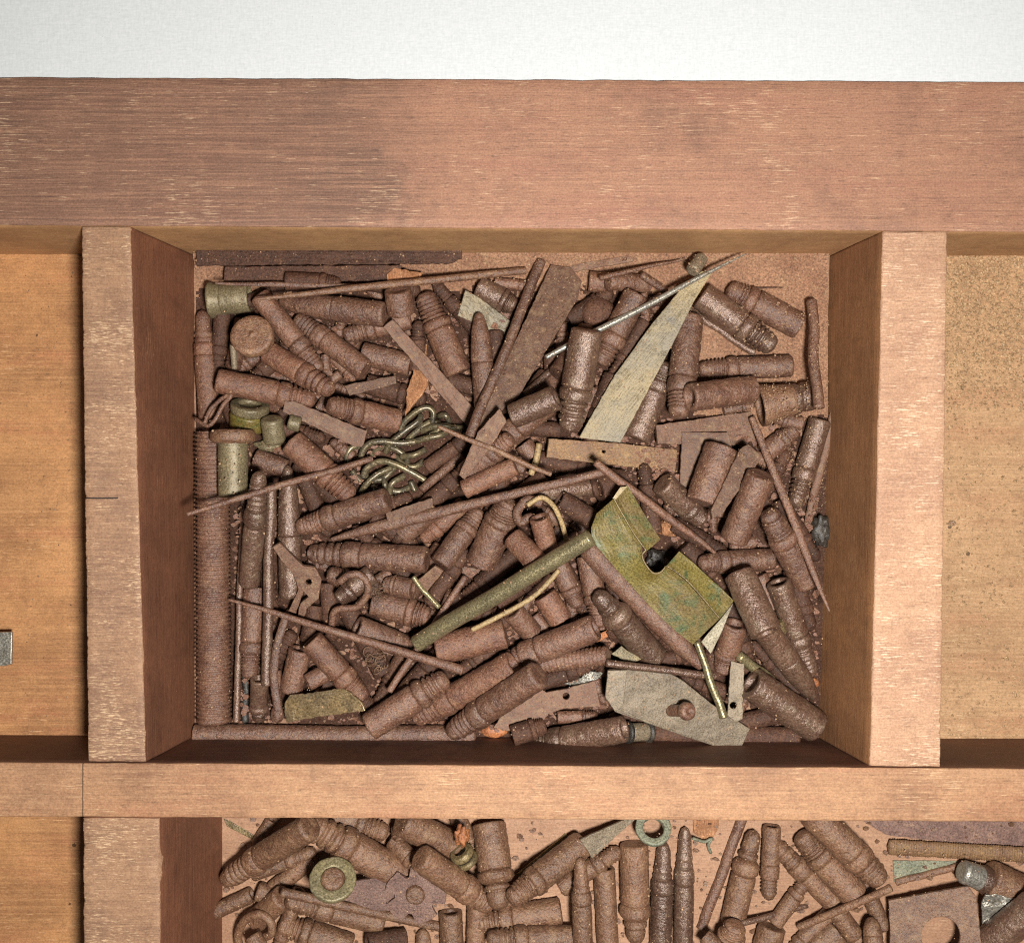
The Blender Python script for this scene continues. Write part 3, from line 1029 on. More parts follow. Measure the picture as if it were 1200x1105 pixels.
def TURN(name, x1, y1, x2, y2, wpx, profs, label, cat, group=None, dz=0.0, smax=None, amp=0.03, z1=None, tilt=None):
    """a turned fitting made of several lathe parts [(part, material, profile)]; x1,y1 -> x2,y2 is its axis.
    tilt: (z1, z2) heights of the axis ends relative to what lies under it"""
    hseed[0] += 3.1
    A, B, R = drop_rod(x1, y1, x2, y2, wpx, dz=dz, smax=smax)
    if tilt:
        zb = min(A.z, B.z)
        zA, zB = zb + tilt[0], zb + tilt[1]
        a, b = un(x1, y1, zA), un(x2, y2, zB)
        A, B = Vector((a[0], a[1], zA)), Vector((b[0], b[1], zB))
    base = W((A.x + B.x) / 2, (A.y + B.y) / 2, min(A.z, B.z) - R)
    if len(profs) == 1:
        o = lathe(name, A, B, R, profs[0][2], M[profs[0][1]], base, None, amp=amp, seed=hseed[0], segs=36)
        tag(o, label, cat, group)
        return o
    root = empty(name, base)
    tag(root, label, cat, group)
    for pn, mt, pr in profs:
        lathe(pn, A, B, R, pr, M[mt], base, root, amp=amp, seed=hseed[0], segs=36)
    return root


# ================================================================== ITEMS, lowest first
RODS = 'thin rusty rods lying across the heap'
STRIPS = 'flat rusty strips in the heap'
# ---------- middle compartment: pieces against the walls
PLATE('saw_blade', [(230, 294), (541, 292), (541, 303), (530, 309), (231, 312)], 4, 'dark rough toothed blade lying against the back wall', 'blade', 'rust_dark', wig=1.6, dz=10)
PLATE('flat_bar', [(264, 313), (470, 311), (470, 329), (262, 331)], 4, 'dark smooth flat bar just in front of the toothed blade', 'bar', 'rust_dark')
ROD('long_pipe', 228, 860, 556, 862, 23, 'long rusty pipe lying along the foot of the front wall', 'pipe', 'rust', dz=0)
TURN('threaded_rod', 249, 506, 251, 846, 41, [('threaded_rod', 'rust', [(0, 0), (0, .92)] + [q for i in range(66) for q in ((.003 + i * .015, .865), (.0075 + i * .015, .88), (.0105 + i * .015, 1.0), (.0155 + i * .015, 1.0))] + [(1, .9), (1, 0)])],
     'thick long threaded rod standing upright in the photo along the left wall', 'threaded rod', amp=0.03)
P('e', 246, 492, 237, 363, 28, 'upright pin with rounded top squeezed against the left wall below the cup', 'rust')
ROD('thin_rod', 286, 560, 277, 846, 8, 'greyish thin rod immediately right of the thick threaded rod', 'rod', 'rust_worn', group=RODS)
ROD('thin_rod', 288, 770, 287, 846, 9, 'short dark rod stub beside the foot of the threaded rod', 'rod', 'black', group=RODS)
P('s', 765, 858, 935, 864, 26, 'dark sleeve lying along the front wall under the grey screw bracket', 'rust_dark')
P('s', 690, 872, 745, 861, 24, 'dark stub under the front edge left of the grey screw bracket', 'rust_dark')
PLATE('black_flake', [(538, 874), (560, 868), (598, 866), (600, 872), (560, 881), (540, 880)], 3, 'thin black flake by the front wall at the end of the long pipe', 'flake', 'black')
PLATE('black_flake', [(658, 874), (690, 872), (703, 880), (688, 885), (670, 880)], 3, 'small black flake by the front wall below the shiny ribbed pin', 'flake', 'black')
BLOB('rust_dome', 580, 856, 34, 18, 14, 'smooth orange brown lump half hidden above the long pipe end', 'lump', 'orange', seed=2.0, rough=.1)
TURN('metal_clip', 733, 858, 763, 857, 26, [('clip_band', 'black', [(0, 0), (0, .7), (.05, 1), (.16, 1), (.2, .8), (.2, 0)]), ('clip_tube', 'grey', [(.2, 0), (.2, .82), (.8, .82), (.8, 0)]), ('clip_band', 'black', [(.8, 0), (.8, .9), (.85, 1), (.95, 1), (1, .7), (1, 0)])],
     'small dark glassy clip tube at the front wall left of the grey bracket tip', 'clip')

# ---------- lowest pins, mostly seen in gaps, most in rust darkened to carry the shade there
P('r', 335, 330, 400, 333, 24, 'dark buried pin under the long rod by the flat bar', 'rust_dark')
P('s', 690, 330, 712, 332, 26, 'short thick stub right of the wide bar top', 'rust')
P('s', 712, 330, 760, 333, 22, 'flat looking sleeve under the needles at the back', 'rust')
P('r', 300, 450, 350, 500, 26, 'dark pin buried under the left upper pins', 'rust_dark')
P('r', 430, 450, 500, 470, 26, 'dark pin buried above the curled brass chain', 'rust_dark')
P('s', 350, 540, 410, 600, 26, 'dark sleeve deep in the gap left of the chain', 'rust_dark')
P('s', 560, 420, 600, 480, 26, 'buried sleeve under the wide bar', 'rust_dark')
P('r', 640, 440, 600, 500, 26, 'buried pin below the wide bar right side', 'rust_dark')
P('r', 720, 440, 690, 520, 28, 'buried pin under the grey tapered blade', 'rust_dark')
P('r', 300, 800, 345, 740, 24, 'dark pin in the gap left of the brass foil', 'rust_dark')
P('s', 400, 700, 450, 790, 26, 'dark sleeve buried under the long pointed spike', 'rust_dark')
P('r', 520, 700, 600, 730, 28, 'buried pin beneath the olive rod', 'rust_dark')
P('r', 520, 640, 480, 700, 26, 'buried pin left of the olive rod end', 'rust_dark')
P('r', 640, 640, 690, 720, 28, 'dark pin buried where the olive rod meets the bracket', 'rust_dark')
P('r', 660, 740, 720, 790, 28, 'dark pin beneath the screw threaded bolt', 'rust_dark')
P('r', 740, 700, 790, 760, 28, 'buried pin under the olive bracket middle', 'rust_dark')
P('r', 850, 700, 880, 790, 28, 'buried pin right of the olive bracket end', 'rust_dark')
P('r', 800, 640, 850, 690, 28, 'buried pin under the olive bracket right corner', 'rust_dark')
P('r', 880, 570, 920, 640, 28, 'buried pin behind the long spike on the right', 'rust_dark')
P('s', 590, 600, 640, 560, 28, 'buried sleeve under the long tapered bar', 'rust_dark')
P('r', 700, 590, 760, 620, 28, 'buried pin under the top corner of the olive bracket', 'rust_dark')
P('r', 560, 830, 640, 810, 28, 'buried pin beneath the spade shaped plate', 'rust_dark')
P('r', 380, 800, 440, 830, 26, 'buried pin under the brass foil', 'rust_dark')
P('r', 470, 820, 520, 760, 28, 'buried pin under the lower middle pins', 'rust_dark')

# ---------- upper left
TURN('flared_bushing', 293, 349, 246, 352, 42, [('cup_body', 'olive', [(.1, 0), (.1, .6), (0, .68), (0, .78), (.02, .82), (.7, .86), (.72, 0)]), ('cup_rim', 'olive', [(.7, 0), (.7, .84), (.85, .90), (.95, 1.0), (1, 1.0), (1, .85), (.9, .7), (.75, 0)])],
     'flared greyish olive cup in the upper left corner', 'cup')
P('r', 480, 373, 402, 394, 27, 'pin lying nearly level below the bullet pin at upper left')
P('s', 481, 428, 424, 414, 29, 'plain sleeve left of the orange wood splinter')
P('b', 452, 369, 326, 354, 32, 'bullet shaped pin lying level right under the long rod', 'rust')
P('r', 428, 434, 346, 372, 28, 'pin slanting down right under the bullet pin with ringed upper end')
P('r', 304, 347, 376, 436, 27, 'pin slanting down right from the flared cup', tc=.5)
P('s', 466, 340, 470, 368, 34, 'short thick stub under the long rod above the flat strip')
TURN('round_screw', 302, 406, 294, 391, 50, [('knob_stem', 'rust', [(0, 0), (0, .35), (.02, .42), (.55, .46), (.6, .6), (.6, 0)]), ('knob_head', 'rust_dusty', [(.58, 0), (.58, .8), (.62, .98), (.8, 1.0), (.93, .96), (.97, .82), (.97, .12), (1.0, .10), (1.0, 0)])],
     'round reddish knob head facing up beside the flared cup', 'knob', tilt=(-4, 34))
P('r', 314, 413, 390, 459, 30, 'thick pin under the round knob slanting down right')
P('s', 273, 404, 275, 432, 8, 'tiny grey pin stub under the round knob', 'grey')
PLATE('wood_splinter', [(257, 403), (262, 401), (268, 428), (265, 433)], 3, 'tiny orange splinter near the left wall under the round knob', 'splinter', 'chip')
PLATE('flat_strip', [(404, 452), (464, 440), (465, 450), (410, 464)], 5, 'short flat strip between the pins left of the chain', 'strip', group=STRIPS)
P('r', 466, 494, 383, 474, 31, 'pin pointing left just above the curled brass chain')
P('r', 254, 446, 370, 470, 31, 'long pin pointing right across the left side under the knob', tc=.5, hole=False)
PLATE('flat_strip', [(333, 470), (345, 470), (430, 505), (425, 524), (415, 523), (331, 482)], 7, 'round ended flat strip left of the chain', 'strip', group=STRIPS)
WIRE('cotter_loop', [(229, 491), (243, 499), (252, 492), (262, 474), (271, 464), (262, 466), (247, 480), (240, 496)], 5, 'bent rusty cotter loop against the left wall above the grey bush', 'cotter pin')
TURN('brass_nut', 291, 503, 293, 473, 46, [('nut_body', 'brass_green', [(0, 0), (0, .8), (.1, .95), (.6, 1.0), (.66, .9), (.66, 0)]), ('nut_rim', 'olive', [(.65, 0), (.65, .93), (.75, 1), (.97, 1), (1, .92), (1, .6), (.85, .55), (.85, 0)])],
     'greenish shiny brass nut above the grey flanged bush', 'nut', tilt=(0, 14))
TURN('grey_plug', 322, 518, 318, 490, 26, [('plug_body', 'olive', [(0, 0), (0, .9), (.1, 1), (.9, 1), (1, .85), (1, 0)])], 'small grey plug right of the brass nut', 'plug')
TURN('grey_plug', 352, 498, 338, 494, 18, [('plug_body', 'olive', [(0, 0), (0, .9), (.1, 1), (.9, 1), (1, .85), (1, 0)])], 'tiny olive plug under the round ended flat strip', 'plug')
BLOB('grey_lump', 318, 522, 40, 16, 14, 'dull grey lump under the small grey plug', 'lump', 'olive', seed=5)

# ---------- left side uprights
P('s', 299, 537, 336, 550, 25, 'short sleeve lying across the top of the shiny upright pin')
TURN('flanged_bush', 273, 583, 273, 504, 53, [('bush_body', 'olive', [(0, 0), (0, .58), (.02, .64), (.82, .66), (.84, 0)]), ('bush_flange', 'rust_dusty', [(.80, 0), (.80, .8), (.84, .98), (.94, 1.0), (1, .9), (1, .4), (.96, .3), (.96, 0)])],
     'grey flanged bush with rusty collar over the threaded rod', 'bush')
P('r', 292, 685, 304, 553, 27, 'upright pin between the thin rods left of the shiny pin', 'rust_worn')
P('r', 299, 688, 292, 796, 28, 'upright pin pointing down near the left front corner', 'rust')
P('d', 304, 795, 303, 846, 22, 'small beaded upright pin at the foot of the thin rods', 'rust_worn')
P('b', 341, 700, 337, 545, 29, 'shiny wet looking upright bullet pin right of the thin rod', 'rust_worn')
ROD('thin_rod', 317, 567, 313, 803, 12, 'straight upright rod between the two upright left pins', 'rod', 'rust_worn', group=RODS)
P('r', 341, 517, 413, 584, 35, 'thick pin slanting down right toward the chain', 'rust', tc=.5)
P('r', 455, 585, 348, 619, 31, 'ringed pin pointing left below the chain')
P('r', 501, 656, 360, 648, 34, 'large ringed pin pointing left and lying level at left centre', hole=True)
P('s', 352, 760, 341, 810, 29, 'rounded sleeve standing left of the brass foil')
P('s', 392, 783, 360, 800, 22, 'small rusty stub above the brass foil')
WIRE('curved_strip', [(335, 722), (324, 760), (321, 795), (326, 832)], 10, 'curved narrow strip ending at the ball by the front left', 'strip', flat=.6)
BLOB('ball_end', 325, 836, 19, 24, 18, 'small rusty ball at the lower end of the curved strip', 'ball', 'rust', seed=3, rough=.08)
P('r', 440, 690, 383, 672, 28, 'pin hidden behind the round hook wire')
P('r', 436, 672, 395, 703, 26, 'ringed pin end inside the round hook wire', 'rust_worn')
BLOB('glassy_bead', 383, 718, 22, 18, 14, 'shiny black bead between the eye lever and the hook', 'bead', 'black', seed=8, rough=.1)
P('s', 418, 735, 474, 757, 30, 'dark sleeve behind the long pointed spike')
P('r', 437, 706, 504, 723, 34, 'thick pin right of the round hook wire', 'rust')
P('r', 484, 690, 450, 684, 26, 'stub of a ringed pin above the thick pin by the hook')
P('r', 364, 750, 428, 820, 31, 'pin slanting down right under the long pointed spike')
PLATE('brass_foil', [(333, 824), (340, 814), (362, 812), (392, 807), (404, 807), (424, 822), (428, 832), (400, 836), (360, 842), (336, 847)], 2.5, 'crumpled pale brass foil near the front left', 'foil', 'foil_brass', wig=1.8, crumple=1.7)

# eye lever and hook
def eye_lever():
    root_px = [(350, 662), (372, 668), (376, 690), (366, 708), (352, 698), (345, 680)]
    o = PLATE('eye_lever', [(320, 640), (328, 635), (355, 662), (370, 664), (377, 678), (374, 700), (360, 712), (357, 722), (349, 720), (352, 706), (362, 698), (356, 692), (347, 718), (338, 715), (350, 690), (344, 672), (330, 656)], 6,
              'flat rusty lever with a round eye and split legs at left', 'lever', 'rust_flat', holes=[(362, 681, 3.6)])
eye_lever()
WIRE('wire_hook', [(389, 734), (391, 718), (400, 713), (418, 711), (430, 697), (430, 682), (420, 673), (408, 674), (398, 682)], 8.5, 'round rusty wire hook curling over a ringed pin end', 'hook')

# ---------- upper middle
P('r', 560, 336, 604, 360, 30, 'ringed pin end behind the grey brass scrap')
PLATE('brass_scrap', [(545, 340), (560, 348), (598, 376), (590, 394), (566, 384), (536, 370)], 3, 'bent grey brass scrap between pins at the top', 'scrap', 'grey_gold', crumple=2)
P('b', 569, 478, 561, 366, 28, 'bullet pin pointing up in front of the grey brass scrap', 'rust')
P('r', 537, 438, 496, 343, 36, 'thick pin pointing up between the strip and the bullet pin', hollow=False)
PLATE('wood_chip', [(497, 402), (501, 404), (499, 428), (503, 452), (488, 470), (475, 488), (477, 458), (486, 430)], 4, 'orange wood chip wedged under the flat strip above the chain', 'wood chip', 'chip', dz=3, wig=1.6)
PLATE('wood_shaving', [(453, 322), (462, 314), (480, 318), (496, 320), (490, 327), (468, 329), (454, 330)], 3, 'curled pale wood shaving behind the long rod', 'wood shaving', 'chip', wig=1.8, crumple=2)
PLATE('wood_shaving', [(507, 337), (516, 334), (524, 343), (520, 348)], 2, 'tiny wood shaving between the two upper pins', 'wood shaving', 'chip', wig=1.4)
PLATE('flat_strip', [(449, 383), (460, 374), (561, 484), (549, 501)], 7, 'flat strip slanting down right above the chain', 'strip', group=STRIPS)
ROD('short_rod', 615, 463, 652, 428, 9, 'short bright worn rod in the gap right of the wide bar', 'rod', 'rust_worn', group=RODS)

# ---------- top right
BLOB('rust_ball', 700, 366, 44, 40, 36, 'dark rusty ball behind the upright pin right of the wide bar', 'ball', 'rust_dark', seed=1, rough=.06)
PLATE('eye_needle', [(660, 313), (690, 307), (736, 300), (744, 303), (742, 307), (700, 314), (662, 321)], 3, 'flat needle with a long eye near the back wall', 'needle', 'rust_flat', holes=[(733, 303.6, 1.7), (729, 304.2, 1.7)])
ROD('needle', 703, 326, 806, 302, 6, 'thin rusty needle just in front of the eyed needle', 'needle', 'rust', taper=(1, .8, .5))
ROD('short_rod', 752, 322, 780, 342, 9, 'short rod end crossing under the silver needle', 'rod', 'rust', group=RODS)
ROD('needle', 876, 337, 918, 337, 3.5, 'fine short needle on the dust beyond the top right pin', 'needle', 'rust_dark', taper=(1, .4))
P('r', 937, 383, 852, 338, 34, 'topmost pin at right pointing to the back left')
P('r', 822, 347, 908, 408, 36, 'thick pin under the topmost right pin pointing down right')
ROD('thin_rod', 803, 361, 884, 414, 9, 'smooth worn rod left of the thick top right pin', 'rod', 'rust_worn', group=RODS)
P('r', 928, 429, 817, 433, 28, 'level pin pointing left at the right side above the flared cap')
P('r', 746, 344, 702, 428, 32, 'pin left of the grey blade pointing down left')
P('r', 745, 514, 781, 424, 36, 'thick pin along the right edge of the grey blade')
P('r', 808, 372, 795, 490, 36, 'upright pin pointing down right of the grey blade')
P('s', 808, 466, 882, 456, 35, 'plain thick sleeve left of the flared cap')
TURN('flared_ferrule', 955, 463, 890, 476, 50, [('cap_neck', 'rust_worn', [(0, 0), (0, .5), (.06, .66), (.2, .70), (.26, .62), (.32, .72), (.4, .74), (.4, 0)]), ('cap_bell', 'rust_dusty', [(.38, 0), (.38, .74), (.7, .86), (.97, 1.0), (1, .97), (.99, .8), (.8, .6), (.8, 0)])],
     'short flared cap with wide mouth facing left at the right side', 'cap')
WIRE('bent_rod', [(951, 353), (954, 385), (953, 420), (957, 450), (960, 478)], 13, 'bent upright rod at the right wall behind the flared cap', 'rod', group=RODS)
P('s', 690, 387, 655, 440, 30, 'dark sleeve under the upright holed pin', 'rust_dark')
# grey blade, silver needle, holed pin, wide bar
PLATE('tapered_shim', [(822, 318), (834, 320), (812, 356), (790, 400), (727, 519), (702, 516), (678, 513), (720, 440), (762, 382), (800, 336)], 5, 'long tapered grey gold blade rising to the back wall', 'shim', 'grey_gold', wig=.5, smax=.2)
TURN('blade_cap', 811, 318, 823, 302, 19, [('blade_cap', 'grey', [(0, 0), (0, .8), (.1, .9), (.95, .8), (1, .7), (1, 0)])], 'dark grey cap at the thin top end of the blade', 'cap')
ROD('silver_needle', 640, 419, 874, 297, 7.5, 'bright silver needle crossing over the grey blade', 'needle', 'silver', taper=(.75, 1.0, 1.0, .95, .7, .15), amp=.02, dz=1)
P('r', 688, 386, 667, 505, 40, 'upright pin with a hole in its tip left of the grey blade', hole=True, tc=.45)
P('r', 650, 465, 575, 528, 32, 'pin below the wide bar pointing down left')
P('s', 652, 466, 600, 488, 32, 'plain sleeve lying under the holed pin')
P('r', 545, 556, 600, 512, 30, 'pin near the centre pointing up right under the crossing rods')
P('s', 543, 574, 604, 546, 24, 'narrow sleeve just below the centre crossing')
P('s', 625, 536, 613, 520, 24, 'small round end stub at the centre', 'rust')
PLATE('wide_bar', [(645, 312), (668, 314), (681, 331), (676, 352), (607, 466), (592, 478), (560, 512), (557, 500)], 8, 'wide flat rusty bar with clipped corner leaning from the back wall', 'bar', wig=.9, smax=.25)
PLATE('bar_piece', [(560, 506), (586, 478), (594, 494), (574, 525), (545, 562), (538, 556)], 6, 'narrow flat piece continuing below the wide bar', 'bar')
ROD('hollow_rod', 634, 306, 549, 516, 12, 'long straight rod lying along the left edge of the wide bar', 'rod', 'rust', group=RODS, smax=.25)

# ---------- right middle
PLATE('flat_strip', [(768, 498), (880, 482), (888, 515), (860, 522), (770, 520)], 6, 'wide flat strip below the plain sleeve on the right', 'strip', group=STRIPS)
PLATE('square_plate', [(799, 506), (853, 507), (862, 540), (850, 566), (796, 573)], 5, 'thin squarish plate under a thick sleeve at right', 'plate')
P('r', 895, 532, 933, 503, 26, 'pin tip pointing up right beside the leaning spike')
P('r', 961, 492, 931, 594, 28, 'pin pointing down between spike and right rod')
ROD('flat_rod', 979, 475, 942, 636, 10, 'straight flat rod leaning along the right wall', 'rod', 'rust_flat', group=RODS, flat=.6)
BLOB('black_lump', 963, 622, 24, 40, 22, 'black tarry lump at the right wall', 'lump', 'black', seed=7, rough=.3)
P('r', 776, 566, 824, 611, 31, 'pin right of the olive bracket top pointing down right')
P('s', 846, 524, 823, 590, 43, 'thickest sleeve resting on the thin squarish plate')
PLATE('flat_strip', [(866, 527), (876, 521), (892, 536), (846, 602), (834, 608), (832, 598)], 9, 'narrow strip leaning right of the thickest sleeve', 'strip', group=STRIPS)
P('s', 860, 632, 892, 556, 36, 'hollow sleeve with open end facing down at right', hollow=True)
BLOB('fibre_bit', 785, 618, 40, 22, 18, 'frayed brown fibre wad in the notch side of the bracket', 'fibre wad', 'chip', seed=4, rough=.3)
P('r', 905, 655, 818, 660, 28, 'level pin pointing left beneath the hollow sleeve')
P('s', 888, 674, 904, 714, 25, 'small plain sleeve between two slanting right pins')
P('r', 912, 682, 951, 792, 30, 'long pin pointing down along the right wall', 'rust_worn')
P('r', 946, 684, 899, 598, 36, 'pin pointing up left under the leaning spike')
TURN('small_brass_nut', 915, 742, 911, 728, 15, [('small_brass_nut', 'brass_pale', [(0, 0), (0, .9), (.1, 1), (.9, 1), (1, .9), (1, 0)])], 'tiny brass nut between the two right front pins', 'nut')
P('s', 896, 755, 930, 780, 10, 'small dark rod stub beside the tiny brass nut', 'black')
P('r', 862, 731, 846, 788, 31, 'pin behind the little grey holed strip')
ROD('olive_stub', 866, 768, 905, 797, 12, 'splintered olive stick beside the holed strip', 'stick', 'olive_metal')
BLOB('orange_bead', 953, 800, 16, 14, 12, 'bright orange bead at the right wall', 'bead', 'orange', seed=9, rough=.1)
P('b', 893, 732, 955, 818, 32, 'worn pin with tapered end near the right front corner', 'rust_worn')
P('s', 866, 672, 898, 742, 40, 'shiny thick sleeve right of the bracket end', 'rust_worn')
P('s', 957, 852, 880, 800, 42, 'broad sleeve in the right front corner', hollow=False)
ROD('spike', 881, 489, 972, 716, 10, 'long thin spike leaning down along the right side', 'spike', 'rust', taper=(.8, 1, 1, .9, .2), flat=.7, dz=2)
PLATE('flat_strip', [(643, 514), (720, 519), (793, 527), (791, 553), (716, 545), (640, 536)], 5, 'golden rusty flat strip across the foot of the grey blade', 'strip', 'rust_gold', holes=[(707, 529, 2.2)], group=STRIPS)

# ---------- centre and lower middle
P('s', 700, 570, 626, 578, 22, 'narrow sleeve under the right end of the long tapered bar')
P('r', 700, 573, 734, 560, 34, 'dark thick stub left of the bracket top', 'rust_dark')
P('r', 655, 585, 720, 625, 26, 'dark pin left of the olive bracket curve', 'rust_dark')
P('r', 545, 590, 494, 634, 23, 'slim pin pointing down left at centre')
P('s', 472, 627, 512, 592, 27, 'hollow sleeve with dark open mouth left of centre', hollow=True)
P('r', 516, 662, 563, 597, 29, 'ringed pin pointing up right next to the big ringed pin')
P('r', 563, 660, 598, 585, 40, 'big ringed pin pointing up at centre with hollow lower mouth', hollow=True, hole=False)
WIRE('eye_hook', [(640, 640), (633, 618), (622, 606), (610, 612), (606, 600), (618, 586), (634, 590)], 11, 'broken rusty eye hook right of the big ringed pin', 'hook')
P('s', 632, 606, 644, 650, 26, 'stub standing in the broken eye hook')
P('s', 601, 630, 632, 662, 30, 'short sleeve left of the olive rod top')
PLATE('rust_chip', [(489, 680), (510, 662), (520, 668), (500, 694)], 5, 'small square rust chip left of the olive rod', 'chip', 'rust_flat')
PLATE('flat_strip', [(541, 663), (560, 666), (594, 678), (588, 690), (541, 672)], 5, 'small strip above the olive rod middle', 'strip', group=STRIPS)
ROD('olive_wire', 484, 676, 514, 712, 6, 'short olive wire crossing under the thin rod', 'wire', 'olive_metal')
P('r', 688, 652, 704, 736, 28, 'pin between olive rod and the long brown bar')
P('r', 652, 655, 678, 712, 25, 'ringed pin under the upper olive rod')
P('s', 638, 697, 658, 728, 31, 'short rounded sleeve beneath the tan wire')
P('s', 600, 716, 624, 742, 28, 'broken sleeve stub below the olive rod', hollow=True)
P('d', 768, 772, 698, 694, 36, 'beaded pin left of the long brown bar')
PLATE('orange_flake', [(692, 748), (712, 738), (716, 744), (700, 752), (690, 754)], 2.5, 'small orange flake above the threaded bolt', 'flake', 'orange')
PLATE('grey_sliver', [(716, 766), (728, 757), (752, 772), (740, 778)], 3, 'grey sliver behind the thin rod above the screw bracket', 'sliver', 'olive')
P('s', 511, 762, 592, 742, 38, 'plump plain sleeve below the olive rod', hollow=False)
PLATE('silver_flake', [(655, 800), (668, 790), (690, 786), (708, 788), (700, 796), (672, 803)], 2.5, 'bright silver flake under the threaded bolt', 'flake', 'silver', holes=[(680, 791, 3)])
TURN('threaded_bolt', 626, 778, 713, 768, 24, [('threaded_bolt', 'rust', [(0, 0), (0, .8)] + [q for i in range(18) for q in ((.01 + i * .054, .80), (.035 + i * .054, 1.0))] + [(1, .8), (1, 0)])],
     'rusty bolt with coarse threads near the front centre', 'bolt', amp=.04)
P('r', 698, 735, 577, 783, 34, 'pin lying right of the plump sleeve pointing left', tc=.5)
PLATE('spade_plate', [(578, 852), (598, 822), (630, 803), (640, 811), (664, 806), (697, 797), (703, 827), (660, 830), (642, 836), (632, 852), (605, 858)], 6, 'spade shaped flat plate with a small hole near the front', 'plate', holes=[(663, 815, 4)])
P('r', 602, 778, 485, 843, 35, 'pin with a hole in its flat tip near the front wall', hole=True)
P('r', 632, 790, 526, 860, 36, 'large pin pointing down left at the front centre', hollow=False)
P('r', 432, 852, 525, 793, 36, 'thick pin at the front wall pointing up right', 'rust', hollow=False)
P('r', 732, 854, 617, 874, 33, 'shiny pin along the front wall pointing left', 'rust_worn')
P('r', 600, 862, 640, 850, 26, 'dark ringed stub between front pins', 'rust_dark')
WIRE('tan_wire', [(553, 738), (575, 727), (600, 714), (625, 699), (643, 682), (655, 668)], 6, 'tan wire curving along under the olive rod', 'wire', 'tan')
WIRE('tan_wire', [(632, 520), (628, 540), (622, 556)], 8, 'short tan wire piece left of the golden strip', 'wire', 'tan')
WIRE('tan_wire', [(618, 592), (634, 583), (648, 592), (658, 612), (664, 634)], 6, 'curved tan wire over the broken eye hook', 'wire', 'tan')
ROD('thin_rod', 456, 810, 546, 676, 8, 'thin rod crossing the lower end of the olive rod', 'rod', 'rust', group=RODS)
ROD('brown_bar', 690, 642, 822, 782, 28, 'long round brown bar beside the olive bracket ending in a point', 'bar', 'rust', taper=(.95, 1, 1, .95, .9, .35), dz=0)
ROD('olive_rod', 488, 754, 692, 630, 20.5, 'smooth olive metal rod slanting up right at centre', 'rod', 'olive_metal', taper=(1, 1), amp=.015, segs=24)

# ---------- curled brass chain
def chain():
    S = [[(100, 620), (88, 545), (140, 478), (207, 486)], [(215, 590), (222, 520), (290, 445), (400, 428), (560, 446), (690, 430)], [(690, 430), (780, 402), (900, 378), (965, 350)],
         [(425, 530), (470, 445), (600, 335), (715, 250), (735, 200)], [(550, 330), (600, 250), (700, 165), (790, 132), (845, 172), (838, 268)], [(500, 410), (620, 318), (740, 250)],
         [(890, 212), (950, 198), (990, 262)], [(740, 340), (830, 305), (940, 290), (1020, 310), (1110, 312)], [(205, 890), (262, 800), (355, 718), (480, 662)],
         [(228, 745), (262, 662), (380, 604), (500, 625), (640, 692), (775, 772)], [(400, 740), (420, 805), (402, 890)], [(462, 905), (482, 800), (595, 728)],
         [(648, 780), (684, 868)], [(318, 815), (358, 930), (445, 992)], [(130, 690), (212, 785)], [(560, 562), (680, 548), (775, 502)],
         [(300, 560), (350, 500), (430, 480), (520, 500), (600, 560), (620, 620)], [(280, 650), (250, 720), (300, 770), (400, 760), (470, 700), (520, 640)], [(520, 560), (590, 640), (690, 650), (760, 600)],
         [(600, 440), (700, 340), (820, 260), (900, 280), (880, 340), (760, 400)], [(330, 900), (420, 850), (540, 870), (640, 830)]]
    SS = [[(395 + x / 7.5, 460 + y / 7.5) for x, y in s] for s in S]
    x0, y0 = un(470, 530, -100)
    sy, sx = window(x0 - 55, y0 - 50, x0 + 55, y0 + 50)
    hm = H[sy, sx].copy()
    base_z = float(np.percentile(hm, 75)) + 10
    root = empty('curled_chain', W(x0, y0, base_z - 6))
    tag(root, 'tangled curl of thick greenish brass wire chain', 'chain')
    for i, s in enumerate(SS):
        n = len(s)
        zz = []
        for j, (px, py) in enumerate(s):
            t = j / (n - 1)
            zz.append(base_z + [0, 7, 4, 3, 6, 2, -3, 5, 7, 12, 1, 3, -2, -1, -4, 2, -5, -3, -5, -3, -6][i] + 6 * math.sin(math.pi * t) - 2)
        WIRE('link', s, 7.4, None, None, 'chain', zfix=zz, parent=root, base=root.location)
chain()

# ---------- rods and bars lying on top of everything
ROD('needle', 252, 332, 452, 336, 6, 'flat pointed needle in front of the flat bar at upper left', 'needle', 'rust', taper=(.4, 1, 1, .9, .7), flat=.6)
ROD('long_rod', 302, 350, 616, 317, 9, 'long rod lying level across the upper left pins', 'rod', 'rust_dusty', taper=(.35, .9, 1, 1, 1), group=RODS)
ROD('spike', 219, 603, 436, 537, 8, 'thin spike running from the left wall to the chain', 'spike', 'rust', taper=(.6, .9, 1, 1, .9))
ROD('spike', 268, 703, 542, 785, 9, 'long pointed spike over the lower left pins', 'spike', 'rust', taper=(.3, .8, 1, 1.1, 1.15, 1.3))
ROD('thin_rod', 494, 574, 540, 534, 12, 'short rod right below the chain', 'rod', 'rust', taper=(.8, 1), group=RODS)
ROD('tapered_bar', 388, 632, 713, 551, 11, 'long tapered rusty bar crossing the centre', 'bar', 'rust', taper=(.4, 1.5, 1.25, 1, .95, .8), flat=.8)
PLATE('flat_strip', [(452, 601), (507, 583), (508, 594), (455, 613)], 5, 'broken strip lying on the left part of the tapered bar', 'strip', group=STRIPS)
ROD('thin_rod', 514, 500, 646, 556, 6.5, 'thin rod pointing down right from the chain to the centre', 'rod', 'rust_dusty', taper=(.7, 1, 1, .8), group=RODS)
ROD('spike', 698, 542, 838, 648, 10, 'rusty spike pointing to the level pin right of the bracket', 'spike', 'rust', taper=(.9, 1, 1, .95, .4))
